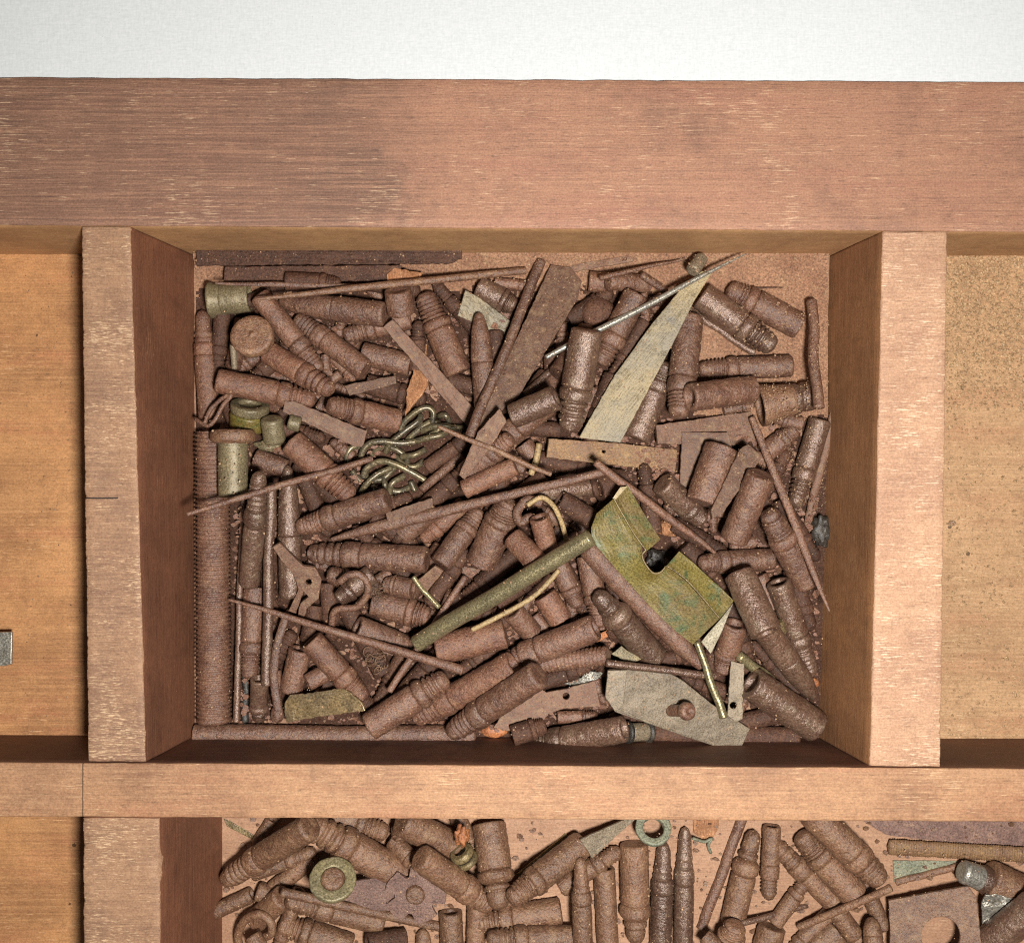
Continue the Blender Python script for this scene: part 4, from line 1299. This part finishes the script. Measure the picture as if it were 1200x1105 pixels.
ROD('thin_rod', 711, 776, 836, 793, 9, 'rusty rod along the top edge of the screw bracket', 'rod', 'rust_worn', group=RODS)
BLOB('rust_clot', 826, 803, 22, 14, 14, 'broken rusty clot below the rod at the screw bracket', 'lump', 'rust', seed=12, rough=.35)

BLOB('black_clot', 768, 654, 24, 26, 18, 'black crusty clot seen through the notch of the olive bracket', 'clot', 'black', seed=21, rough=.35)
# grey bracket with its screw
def screw_bracket():
    pl = [(714, 784), (736, 784), (786, 789), (800, 797), (836, 826), (878, 853), (866, 879), (838, 874), (790, 858), (722, 834), (709, 818)]
    cx0 = None
    o = PLATE('bracket_plate', pl, 6, None, None, 'grey', axis=((712, 805), (872, 866)), wig=.4, smax=.12)
    place, ex, ey, ez, th, base = o_info[o.name]
    root = empty('screw_bracket', base)
    tag(root, 'grey bracket plate with a rusty screw standing in it', 'bracket')
    o.parent = root
    o.location = (0, 0, 0)
    o['label'] = 'plain grey bracket plate'
    f = PLATE('bent_flange', [(712, 785), (735, 784.5), (730, 826), (721, 834), (709, 816)], 5, None, None, 'grey', axis=((720, 785), (720, 834)), parent=root, wig=.4)
    p0 = place(786, 832)
    top = p0 + Vector((19, -6, 34))
    sh = lathe('screw', p0, top, 9.5, [(0, 0), (0, .85), (.1, .8), (.66, .78), (.68, .8), (.7, 1.05), (.78, 1.2), (.93, 1.15), (1, .9), (1, .35), (.94, .2), (.94, 0)], M['rust'], base, root, seed=3.0, segs=26)
    sh['label'] = 'rusty slotted screw leaning in the bracket'
screw_bracket()
PLATE('holed_strip', [(856, 774), (872, 778), (870, 842), (861, 846), (852, 838)], 3, 'small pale grey strip with a hole beside the screw bracket', 'strip', 'grey', holes=[(859, 826, 4)], smax=.35)
ROD('olive_stick', 817, 752, 848, 841, 10, 'thin olive stick from the bracket end onto the screw bracket', 'stick', 'olive_metal', taper=(.8, 1, 1))

# olive bracket, bent along its middle, with a notch
def olive_bracket():
    A, B, R = drop_rod(718, 596, 838, 738, 74, flat=4, smax=.08)
    L2 = None
    def pz(px, py, dz):
        # height of the resting plane at this pixel
        ax = Vector((838 - 718, 738 - 596)); l = ax.length; ax /= l
        t = ((px - 718) * ax.x + (py - 596) * ax.y) / l
        z = A.z + (B.z - A.z) * t + dz
        x, y = un(px, py, z)
        return Vector((x, y, z))
    base = W((A.x + B.x) / 2, (A.y + B.y) / 2, min(A.z, B.z) - 4)
    root = empty('olive_bracket', base)
    tag(root, 'bent olive green brass bracket with a notch in its ridge', 'bracket')
    # stations along the length: (outer-left, inner-left, ridge, right edge) with heights
    ridge = [(720, 584), (728, 600), (741, 622), (752, 638), (757, 646)]
    left = [(700, 601), (694, 622), (697, 637), (716, 660), (728, 674)]
    mid = [(708, 594), (709, 612), (718, 630), (733, 650), (742, 661)]
    right = [(735, 568), (745, 586), (757, 606), (768, 622), (774, 631)]
    def strip(name, ra, rb, za, zb, mat, label=None, th=3.5, sub=6):
        vs, fs = [], []
        n = len(ra)
        m = len(ra[0:1]) and sub
        for (a, b) in zip(ra, rb):
            for j in range(sub + 1):
                t = j / sub
                dz = za + (zb - za) * (t ** 0.8)
                p = pz(a[0] + (b[0] - a[0]) * t, a[1] + (b[1] - a[1]) * t, dz)
                p.z += noise.noise(Vector((p.x / 16, p.y / 16, 3))) * 1.2
                vs.append(p)
        q = len(vs)
        vs += [v - Vector((0, 0, th)) for v in vs]
        w_ = sub + 1
        for i in range(n - 1):
            for j in range(sub):
                a = i * w_ + j
                fs.append((a, a + 1, a + w_ + 1, a + w_))
                fs.append((q + a, q + a + w_, q + a + w_ + 1, q + a + 1))
        rim = [j for j in range(w_)] + [i * w_ + sub for i in range(1, n)] + [(n - 1) * w_ + j for j in reversed(range(sub))] + [i * w_ for i in reversed(range(1, n - 1))]
        for i in range(len(rim)):
            a, b = rim[i], rim[(i + 1) % len(rim)]
            fs.append((a, q + a, q + b, b))
        o = mesh_obj(name, [W(v.x, v.y, v.z) for v in vs], fs, M[mat], base, root, False)
        bm = bmesh.new(); bm.from_mesh(o.data); bmesh.ops.recalc_face_normals(bm, faces=bm.faces); bm.to_mesh(o.data); bm.free()
        if label: o['label'] = label
        return o
    Zr, Zl, Zg = 15, 1, 8
    # the broad left leaf: from before the notch, around it, to the end
    leafA = [(719, 584.5), (727.5, 600.5), (740.5, 622.5), (751.5, 638.5), (753, 650), (757, 662), (766, 671), (774, 670), (780, 664), (792, 671), (806, 683), (823, 702), (843, 725)]
    leafB = [(699, 602), (693, 618), (693, 630), (700, 641), (712, 655), (724, 669), (735, 681), (744, 691), (752, 700), (764, 713), (778, 727), (795, 742), (812, 755)]
    strip('broad_leaf', leafA, leafB, Zr, Zl, 'brass_green', 'broad mottled green leaf of the bracket', sub=10)
    strip('narrow_leaf', [(721, 584), (729, 600), (742, 622), (758, 645.5)], [(735, 568), (746, 587), (759, 609), (774, 632)], Zr + .4, Zg, 'brass_green', 'upper narrow leaf before the notch')
    strip('narrow_leaf', [(781, 663), (793, 670.5), (807, 682), (824, 701), (844, 724.5)], [(796, 646), (812, 659), (830, 676), (846, 690), (860, 704)], Zr + .4, Zg, 'brass_green', 'lower narrow leaf after the notch')
    strip('end_flange', [(844, 726), (830, 742), (822, 752)], [(859, 707), (846, 740), (833, 766)], 4, -10, 'pale', 'pale polished end of the bracket', th=2.5)
    strip('curled_corner', [(718, 584), (722, 578), (727, 571)], [(722, 585), (729, 577), (735, 570)], 17, 17, 'brass_pale', 'bright curled corner of the bracket', th=4)
    for k, (ra) in enumerate(([(719.5, 584), (728, 600), (741, 622), (752, 638), (757, 645), (752, 650), (757, 662), (766, 671.5), (775, 670), (780, 663.5)], [(781, 663), (793, 670.5), (807, 682), (824, 701), (843.5, 724.5)])):
        pts = [pz(x, y, Zr + 1.0) for x, y in ra]
        tube('worn_ridge', pts, [1.15] * len(pts), M['brass_pale'], base, root, segs=8, amp=.3)
olive_bracket()
def tuft(px, py, rad, n, label, mat='fibre'):
    x0, y0 = un(px, py, -90)
    i, j = int(x0 - GX0), int(y0 - GY0)
    z0 = float(H[j - 5:j + 6, i - 5:i + 6].max())
    verts_all = []
    x0, y0 = un(px, py, z0)
    cu = bpy.data.curves.new('fibre_tuft', 'CURVE'); cu.dimensions = '3D'; cu.bevel_depth = .45 * K; cu.bevel_resolution = 1
    r_ = random.Random(px)
    for k in range(n):
        sp = cu.splines.new('POLY'); sp.points.add(7)
        a = r_.uniform(0, 6.28); cx, cy = r_.gauss(0, rad * .45), r_.gauss(0, rad * .45); rr = r_.uniform(.2, .5) * rad
        for q in range(8):
            a += r_.uniform(.2, .6)
            p = W(cx + math.cos(a) * rr, cy + math.sin(a) * rr, 1 + r_.uniform(0, 5))
            sp.points[q].co = (p.x, p.y, p.z, 1)
    t_ = bpy.data.objects.new('tmp', cu); link(t_)
    me = bpy.data.meshes.new_from_object(t_.evaluated_get(bpy.context.evaluated_depsgraph_get()))
    bpy.data.objects.remove(t_)
    me.materials.clear(); me.materials.append(M[mat])
    o = bpy.data.objects.new('fibre_tuft', me); link(o); o.location = W(x0, y0, z0)
    tag(o, label, 'fibre tuft')
tuft(440, 692, 13, 26, 'curly brown fibre tuft right of the round hook wire')
tuft(440, 772, 15, 24, 'tangled fibre tuft under the long pointed spike')
tuft(762, 570, 10, 14, 'fine dark fibres caught on the spike above the bracket', 'black')

# ---------- left compartment
PLATE('metal_tab', [(-40, 741), (15, 740), (14, 778), (6, 780), (-40, 781)], 4, 'bright metal tab poking in from the left edge', 'tab', 'silver', dz=26, wig=.4)
BLOB('crumb', 1116, 613, 8, 7, 6, 'single pale crumb on the right compartment base', 'crumb', 'crumb', seed=2)
# ---------- lower compartment
GR2 = 'small washers and rings in the lower compartment'
D = 'rust_dusty'
PLATE('brass_scrap', [(262, 958), (272, 962), (298, 978), (296, 983), (266, 968)], 3, 'thin brass scrap in the lower left corner under the rail', 'scrap', 'brass_pale')
P('s', 318, 960, 300, 988, 14, 'thin stub behind the lower left ringed pin', D)
P('r', 372, 948, 455, 977, 31, 'sleeve partly hidden under the rail above the washer', D, hollow=False)
P('r', 478, 1030, 356, 962, 42, 'broad pin right above the brass washer', D)
P('r', 460, 984, 496, 1022, 22, 'small fitting with rings between two broad lower pins', D)
P('r', 468, 968, 470, 985, 22, 'tiny knob under the rail between the lower pins', D)
P('s', 470, 962, 533, 992, 37, 'thick sleeve just under the rail left of the brass ring', D)
P('r', 364, 968, 262, 1032, 34, 'ringed pin pointing down left in the lower left corner', D, hollow=False)
P('s', 368, 1004, 320, 1042, 22, 'slim sleeve left of the brass washer', D)
P('s', 332, 1050, 300, 1078, 30, 'short sleeve above the curled hook in the lower left', D)
PLATE('flat_plate', [(395, 1034), (440, 1028), (470, 1042), (478, 1066), (440, 1066), (398, 1052)], 4, 'reddish flat plate beside the brass washer', 'plate', 'purple_rust')
TURN('brass_washer', 390, 1033, 390, 1029, 52, [('washer_ring', 'brass_washer_metal', [(0, .52), (0, .95), (.3, 1), (.9, 1), (1, .94), (1, .56), (.9, .52), (0, .52)]), ('washer_core', 'rust_dusty', [(0, 0), (0, .51), (1.0, .51), (1.3, .42), (1.4, 0)])],
     'greenish brass washer with rust filled hole', 'washer', group=GR2, tilt=(2, 9))
def rosette():
    pl = []
    for k in range(40):
        a = 2 * math.pi * k / 40
        rr = 36 if k % 8 not in (3, 4) else 24
        pl.append((487 + rr * math.cos(a), 1048 + rr * .92 * math.sin(a)))
    o = PLATE('gear_plate', pl, 5, None, None, 'purple_rust', wig=1.0, axis=((455, 1048), (520, 1048)), smax=.1)
    place, ex, ey, ez, th, base = o_info[o.name]
    root = empty('star_wheel', base); tag(root, 'flat notched star wheel with a riveted hub', 'wheel')
    o.parent = root; o.location = (0, 0, 0)
    p0 = place(487, 1047)
    lathe('hub', p0, p0 + Vector((0, 0, 9)), 11, [(0, 0), (0, 1.15), (.5, 1.1), (.8, 1), (1, .85), (.9, .6), (.9, .5), (1, .4), (1, 0)], M['rust_dusty'], base, root, seed=4)
rosette()
P('r', 412, 1110, 326, 1082, 33, 'thick pin at the bottom edge left of the star wheel', D, hollow=False)
P('r', 448, 1082, 334, 1055, 27, 'ringed pin under the long diagonal rod at lower left', D)
P('s', 430, 1105, 475, 1098, 24, 'dark sleeve in the gap below the long diagonal rod', 'rust_dark')
P('b', 497, 1118, 495, 1088, 20, 'small bullet tip at the bottom edge', D)
WIRE('curled_hook', [(283, 1118), (279, 1095), (288, 1077), (304, 1071), (317, 1080), (318, 1093), (310, 1098)], 10, 'curled flat hook in the lower left corner', 'hook', D)
P('s', 305, 1112, 296, 1096, 22, 'stub inside the curled hook', D)
ROD('long_rod', 330, 1045, 516, 1086, 11, 'long diagonal rod below the brass washer', 'rod', D, group=RODS)
P('r', 492, 1004, 576, 1062, 34, 'pin pointing down right past the star wheel', D)
P('r', 658, 1067, 556, 1082, 33, 'pin pointing left below the splayed pins', D, hollow=False)
P('r', 672, 1098, 570, 1100, 30, 'pin lying level at the bottom edge below another', D)
P('d', 573, 964, 586, 1066, 43, 'thick pin pointing down under the rail centre', D, hollow=False)
P('r', 683, 988, 596, 1056, 35, 'pin pointing down left beside the triangular plate', D)
ROD('olive_wire', 606, 1026, 664, 978, 6, 'olive wire lying along the slanting lower pin', 'wire', 'olive_metal')
P('s', 528, 1068, 530, 1115, 29, 'upright hollow sleeve at the bottom edge by the star wheel', D, hollow=True)
TURN('brass_ring', 539, 997, 548, 1010, 30, [('ring_band', 'brass_pale', [(0, .5), (0, .9), (.2, 1), (.4, 1), (.45, .8), (.45, .5)]), ('ring_body', 'black', [(.4, 0), (.4, .75), (.6, .78), (.65, 0)]), ('ring_band', 'brass_pale', [(.62, .5), (.62, .9), (.7, 1), (.95, 1), (1, .85), (1, .5)])],
     'small double brass ring beside the thick downward pin', 'ring', group=GR2)
BLOB('orange_clot', 541, 980, 18, 26, 14, 'orange crusty clot beside the thick downward pin', 'clot', 'orange', seed=6, rough=.4)
PLATE('triangular_plate', [(679, 983), (735, 958), (746, 958), (714, 986), (694, 1006)], 4, 'small pale triangular plate under the rail', 'plate', 'grey')
P('e', 684, 1130, 680, 1004, 25, 'first upright slim pin of the row, farthest left', D)
P('s', 713, 1120, 708, 1017, 27, 'flat topped upright sleeve in the row of pins', D, hollow=False)
P('d', 743, 988, 745, 1106, 36, 'thick upright pin with bulbous lower collar in the row', D)
P('e', 773, 1130, 778, 986, 28, 'upright pin under the greenish ring', 'rust_worn')
P('e', 800, 1130, 803, 968, 25, 'last upright pin of the row, farthest right', 'rust_worn')
TURN('ring_eye', 765, 972, 766, 969, 42, [('ring_eye', 'verdigris', [(0, .58), (0, .95), (.3, 1), (.9, 1), (1, .95), (1, .62), (.8, .58), (0, .58)])], 'greyish green ring lying on the upright pins', 'ring', group=GR2, tilt=(3, 10))
PLATE('wood_chip', [(812, 958), (842, 958), (842, 970), (834, 982), (822, 982), (812, 974)], 5, 'pale tan wood chip under the rail', 'wood chip', 'chip')
WIRE('wire_fork', [(812, 982), (826, 986), (834, 982), (830, 990), (833, 999)], 4, 'small blue grey wire fork below the wood chip', 'wire', 'verdigris')
ROD('thin_rod', 871, 955, 822, 1088, 12, 'straight dark rod slanting under the rail right of the pin row', 'rod', 'rust', group=RODS)
P('d', 858, 1082, 884, 972, 31, 'upright pin right of the slanting dark rod', D)
P('r', 988, 1068, 903, 984, 27, 'left one of three parallel slanting pins', D)
P('r', 1003, 1050, 936, 976, 37, 'middle one of three parallel slanting pins', D, hollow=False)
P('r', 950, 950, 1034, 1034, 39, 'right one of three parallel slanting pins, with a holed tip', D, hole=True)
PLATE('dark_plate', [(1000, 955), (1260, 958), (1260, 1002), (1100, 985), (1040, 978)], 4, 'dark purplish rusty plate along the rail at lower right', 'plate', 'purple_rust', wig=1.4)
ROD('ridged_file', 1042, 992, 1230, 1003, 19, 'narrow ridged file bar at lower right', 'file', 'rust_gold', thread=(3.2, .10), flat=.5)
PLATE('grey_sliver', [(1046, 1007), (1122, 1008), (1100, 1018), (1047, 1033)], 4, 'pale grey wedge under the ridged file', 'wedge', 'verdigris')
ROD('short_rod', 1050, 1034, 1124, 1014, 8, 'thin rod below the pale grey wedge', 'rod', D, group=RODS)
P('s', 1158, 1028, 1230, 1062, 46, 'thick sleeve attached behind the silver ferrule', D, hollow=False)
TURN('silver_ferrule', 1126, 1020, 1164, 1034, 31, [('ferrule_cup', 'silver', [(0, 0), (0, .7), (.08, .9), (.6, .95), (.6, 0)]), ('ferrule_collar', 'rust_worn', [(.58, 0), (.58, 1.0), (.75, 1.05), (.95, 1.0), (1, .9), (1, 0)])], 'bright silver ferrule at lower right', 'ferrule')
PLATE('silver_foil', [(1150, 1062), (1154, 1048), (1166, 1046), (1196, 1056), (1170, 1072), (1152, 1084)], 3, 'torn bright silver foil under the ferrule', 'foil', 'silver', wig=2.0, crumple=2.5)
P('s', 1150, 1112, 1232, 1046, 40, 'thick bar in the bottom right corner', 'rust_worn', hollow=False)
ROD('thin_rod', 862, 1084, 946, 1061, 7, 'thin pale tipped rod on the pinkish base', 'rod', 'rust_worn', group=RODS, taper=(1, 1, .8))
ROD('thin_rod', 936, 1086, 1044, 1040, 9, 'thin rod under the three slanting pins', 'rod', D, group=RODS)
PLATE('holed_plate', [(1041, 1054), (1134, 1037), (1144, 1050), (1152, 1130), (1044, 1132)], 7, 'thick square plate with a big round hole at lower right', 'plate', D, holes=[(1102, 1096, 23)], dz=4)
P('r', 850, 1118, 862, 1082, 34, 'stubby ringed pin at the bottom edge right of the row', D)
P('s', 896, 1118, 905, 1085, 34, 'short broken sleeve at the bottom edge', D, hollow=True)
P('s', 950, 1116, 982, 1090, 34, 'stub of a sleeve left of the holed plate', D)
P('b', 1025, 1118, 1021, 1074, 24, 'small bullet pin left of the holed plate edge', D)
P('r', 826, 1096, 850, 1120, 20, 'small pin at the foot of the slanting dark rod', D)

# ---------- more pins deep in the gaps of the heap, where nothing else covers the base
def fill_gaps(pxbox, zone, n, mat, prefix='buried pin glimpsed beside the ', size=(66, 105, 9.5, 13), need=12):
    r_ = random.Random(11 + n)
    tops = [(o, o.location / K) for o in sc.objects if o.parent is None and 'label' in o and o.type in ('MESH', 'EMPTY')]
    used = set()
    done = 0
    for tries in range(2600):
        if done >= n: break
        px, py = r_.uniform(pxbox[0], pxbox[2]), r_.uniform(pxbox[1], pxbox[3])
        x, y = un(px, py, FL + 12)
        if not zone(px, py): continue
        i, j = int(x - GX0), int(y - GY0)
        if H[j, i] > FL + 5: continue
        best = None
        for k in range(14):
            a = r_.uniform(0, 2 * math.pi); L = r_.uniform(size[0], size[1]); r = r_.uniform(size[2], size[3])
            off = r_.uniform(-.3, .3) * L
            ca, sa = math.cos(a), math.sin(a)
            free = blocked = out = 0
            for q in range(-9, 10):
                for u in (-.8, -.3, .3, .8):
                    xx = x + ca * (off + q / 18 * L) - sa * u * r; yy = y + sa * (off + q / 18 * L) + ca * u * r
                    if not (-405 < xx < 402 and -262 < yy < 338) and zone(600, 600): out += 1; continue
                    ii, jj = int(xx - GX0), int(yy - GY0)
                    if not (0 <= ii < GW and 0 <= jj < GH): continue
                    hh = H[jj, ii]
                    if hh < FL + 5: free += 1
                    elif hh < FL + 34: blocked += 1
            s = free - 1.15 * blocked - 4 * out
            if best is None or s > best[0]: best = (s, a, L, r, off)
        s, a, L, r, off = best
        if s < need: continue
        ca, sa = math.cos(a), math.sin(a)
        A = Vector((x + ca * (off - L / 2), y + sa * (off - L / 2), FL + r + r_.uniform(1, 4)))
        B = Vector((x + ca * (off + L / 2), y + sa * (off + L / 2), FL + r + r_.uniform(1, 4)))
        # label after the nearest named neighbour that has no buried pin yet
        c = (A + B) / 2
        cand = sorted(((v.x - c.x) ** 2 + (v.y + c.y) ** 2, o.name) for o, v in tops if o.name not in used and len(o['label'].split()) <= 11)
        used.add(cand[0][1])
        lb = prefix + sc.objects[cand[0][1]]['label']
        if len(lb.replace('-', ' ').split()) > 16: continue
        base = W(c.x, c.y, FL)
        root = empty('ringed_pin', base)
        tag(root, lb, 'pin', PIN_GROUP[0 if zone(600, 600) else 1])
        hseed[0] += 2.1
        c0, c1 = r_.uniform(.5, .6), r_.uniform(.66, .72)
        lathe('barrel', A, B, r, [(.08, 0), (.07, .5), (0, .64), (0, .9), (.015, 1), (c0, 1), (c0, 0)], M[mat], base, root, seed=hseed[0], segs=26, step=2.4)
        lathe('collar', A, B, r, [(c0, 0), (c0, .9), (c0 + .03, 1.05), (c1 - .02, 1.03), (c1, .84), (c1, 0)], M[mat], base, root, seed=hseed[0], segs=26, step=2.4)
        pr = [(c1, 0), (c1, .76)]
        for k in range(4):
            b = (.9 - c1) / 4
            pr += [(c1 + b * (k + .15), .70), (c1 + b * (k + .45), .86), (c1 + b * (k + .75), .86)]
        lathe('ringed_neck', A, B, r, pr + [(.92, .7), (.97, .5), (1, 0)], M[mat], base, root, seed=hseed[0], segs=26, step=1.8)
        drop_mark(A, B, r)
        done += 1
    print('FILL', done)


def drop_mark(A, B, r):
    L = (B - A).length
    sy, sx = window(min(A.x, B.x) - r, min(A.y, B.y) - r, max(A.x, B.x) + r, max(A.y, B.y) + r)
    X, Y = XX[sy, sx], YY[sy, sx]
    ax = (B - A) / L
    t = ((X - A.x) * ax.x + (Y - A.y) * ax.y)
    u = -(X - A.x) * ax.y + (Y - A.y) * ax.x
    m = (t > 0) & (t < L) & (abs(u) < r)
    sub = H[sy, sx]
    sub[m] = np.maximum(sub, A.z + np.sqrt(np.maximum(0, r * r - u * u)))[m]


fill_gaps((240, 330, 950, 850), lambda px, py: py < 880 and not (px > 790 and py < 500), 46, 'rust_dark')  # added pins in dark rust, the shade of the gaps put into their colour
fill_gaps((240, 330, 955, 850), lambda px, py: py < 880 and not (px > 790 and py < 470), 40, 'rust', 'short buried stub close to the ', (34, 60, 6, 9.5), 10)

fill_gaps((270, 985, 1030, 1100), lambda px, py: py > 960 and not (600 < px < 680) and not 790 < px < 860, 13, 'rust_dusty')

# ------------------------------------------------------------------ dust
def dust_sheet():
    vs, fs = [], []
    nx, ny = 210, 160
    x0, x1, y0, y1 = -416, 413, -284.5, 349
    for j in range(ny + 1):
        for i in range(nx + 1):
            x, y = x0 + (x1 - x0) * i / nx, y0 + (y1 - y0) * j / ny
            z = FL + 1.2 + float(fillet(np.array(x), np.array(y)))
            z += noise.noise(Vector((x / 9, y / 9, 0))) * 1.0 + noise.noise(Vector((x / 3.5, y / 3.5, 4))) * 0.5
            z += max(0, noise.noise(Vector((x / 45, y / 45, 11)))) * 3.0 - 0.8
            vs.append(W(x, y, z))
    for j in range(ny):
        for i in range(nx):
            a = j * (nx + 1) + i
            fs.append((a, a + nx + 1, a + nx + 2, a + 1))
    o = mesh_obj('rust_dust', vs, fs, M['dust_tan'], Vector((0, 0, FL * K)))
    o.data.materials.append(M['dust_shaded'])
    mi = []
    for f in fs:
        c = vs[f[0]] / K
        x, y = c.x, -c.y
        # loose reddish dust lies open along the back and right; under the heap the dust colour is darkened to carry the gap shade
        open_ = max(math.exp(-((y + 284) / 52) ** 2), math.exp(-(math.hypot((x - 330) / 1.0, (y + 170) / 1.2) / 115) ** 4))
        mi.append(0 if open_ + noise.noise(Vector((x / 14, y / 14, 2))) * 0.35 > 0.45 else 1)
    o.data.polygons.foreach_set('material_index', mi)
    tag(o, 'fine rust dust on the base under the heap, reddish along the back', 'dust', kind='stuff')


def grains(name, n, area, size, mat, label, onheap=False, dens=None):
    vs, fs = [], []
    k = 0
    while k < n:
        px, py = rng.uniform(area[0], area[2]), rng.uniform(area[1], area[3])
        if dens and rng.random() > dens(px, py):
            continue
        x, y = un(px, py, FL if not onheap else -110)
        i, j = int(x - GX0), int(y - GY0)
        if not (0 <= i < GW and 0 <= j < GH): 
            k += 1
            continue
        if onheap and not (HOME[j, i]): continue
        z = H[j, i]
        if onheap: x, y = un(px, py, z); i, j = int(x - GX0), int(y - GY0); z = H[j, i]
        r = size * rng.choice((.5, .7, .7, 1.0, 1.0, 1.5))
        b = len(vs)
        a0 = rng.random() * 6
        rx, ry, rz = r * rng.uniform(.7, 1.3), r * rng.uniform(.6, 1.1), r * rng.uniform(.5, .9)
        ca, sa = math.cos(a0), math.sin(a0)
        for (dx, dy, dz_) in ((1, 0, 0), (-1, 0, 0), (0, 1, 0), (0, -1, 0), (0.2, 0.1, 1), (0, 0, -1)):
            u, v = dx * rx, dy * ry
            vs.append(W(x + u * ca - v * sa, y + u * sa + v * ca, z + rz * .5 + dz_ * rz))
        for f in ((0, 2, 4), (2, 1, 4), (1, 3, 4), (3, 0, 4), (2, 0, 5), (1, 2, 5), (3, 1, 5), (0, 3, 5)):
            fs.append(tuple(b + q for q in f))
        k += 1
    o = mesh_obj(name, vs, fs, M[mat], Vector((0, 0, FL * K)), None, False)
    tag(o, label, 'crumbs', kind='stuff')


def flakes(name, n, test, mat, label):
    vs, fs = [], []
    r_ = random.Random(5)
    k = t = 0
    while k < n and t < n * 60:
        t += 1
        i, j = r_.randrange(GW), r_.randrange(GH)
        if not HOME[j, i] or H[j, i] > FL + 14: continue
        if -155 < i + GX0 < -50 and -95 < j + GY0 < 55: continue
        x, y = i + GX0 + .5, j + GY0 + .5
        if not test(x, y): continue
        r = r_.uniform(1.6, 5.0) * r_.choice((.6, .8, 1, 1.3))
        z = max(H[j, i], FL + 1) + r * .25
        b0 = len(vs)
        m = r_.choice((5, 6, 7))
        tx, ty = r_.uniform(-.5, .5), r_.uniform(-.5, .5)
        a0 = r_.random() * 6
        top = []
        for q in range(m):
            a = a0 + 2 * math.pi * q / m
            rr = r * r_.uniform(.55, 1.15)
            u, v = math.cos(a) * rr, math.sin(a) * rr * .75
            vs.append(W(x + u, y + v, z + u * tx + v * ty + r * .22))
            vs.append(W(x + u * 1.04, y + v * 1.04, z + u * tx + v * ty - r * .22))
        fs.append(tuple(b0 + 2 * q for q in range(m)))
        fs.append(tuple(b0 + 2 * q + 1 for q in reversed(range(m))))
        for q in range(m):
            p = (q + 1) % m
            fs.append((b0 + 2 * q, b0 + 2 * q + 1, b0 + 2 * p + 1, b0 + 2 * p))
        H[j, i] = max(H[j, i], z + .5)
        k += 1
    o = mesh_obj(name, vs, fs, M[mat], Vector((0, 0, FL * K)), None, False)
    tag(o, label, 'flakes', kind='stuff')


LOWER = (XX > -378) & (XX < 800) & (YY > 420)
HOME = ((XX > -408) & (XX < 400) & (YY > -280) & (YY < 344)) | LOWER
MASSDUST = lambda x, y: not (y < -215 or (x > 215 and y < -60)) and y < 360
flakes('rust_flakes', 1500, MASSDUST, 'rust_red', 'loose rust flakes and chips filling the gaps of the middle heap')
flakes('rust_chips', 800, lambda x, y: y > 420, 'rust_dusty', 'loose rust chips scattered between pins of the lower heap')
dust_sheet()
H[~inside & (YY < 372)] = FL
grains('rust_crumbs', 2600, (225, 290, 975, 872), 0.95, 'crumb', 'tiny tan rust crumbs sprinkled over the middle heap', True)
grains('rust_grit', 3000, (520, 290, 985, 600), 1.0, 'crumb', 'pale grit on the dusty base near the back wall', True,
       dens=lambda x, y: 1.0 if (y < 335 or x > 860) else 0.15)
grains('rust_specks', 1400, (190, 960, 1200, 1105), 0.95, 'crumb', 'tiny tan crumbs sprinkled over the lower heap', True)
grains('sawdust', 7500, (1108, 285, 1260, 880), 1.7, 'sawdust', 'coarse yellowish sawdust thickest at the back of the right compartment', False,
       dens=lambda x, y: 1.0 if y < 430 else (0.55 if y < 480 else 0.10))
grains('wood_dust', 900, (-120, 285, 105, 870), 0.9, 'crumb', 'sparse crumbs on the bare left compartment base', False)

zlog.sort(reverse=True)
print('HIGHEST', [tuple(round(v) for v in z) for z in zlog[:14]], 'N', len(zlog))
seen = {}
for o in sc.objects:
    if o.parent is None and 'label' in o:
        lb = o['label']
        nw_ = len(lb.replace('-', ' ').split())
        if lb in seen: print('DUP LABEL', lb, o.name)
        if nw_ < 4 or nw_ > 16: print('LABEL LEN', nw_, lb)
        seen[lb] = 1
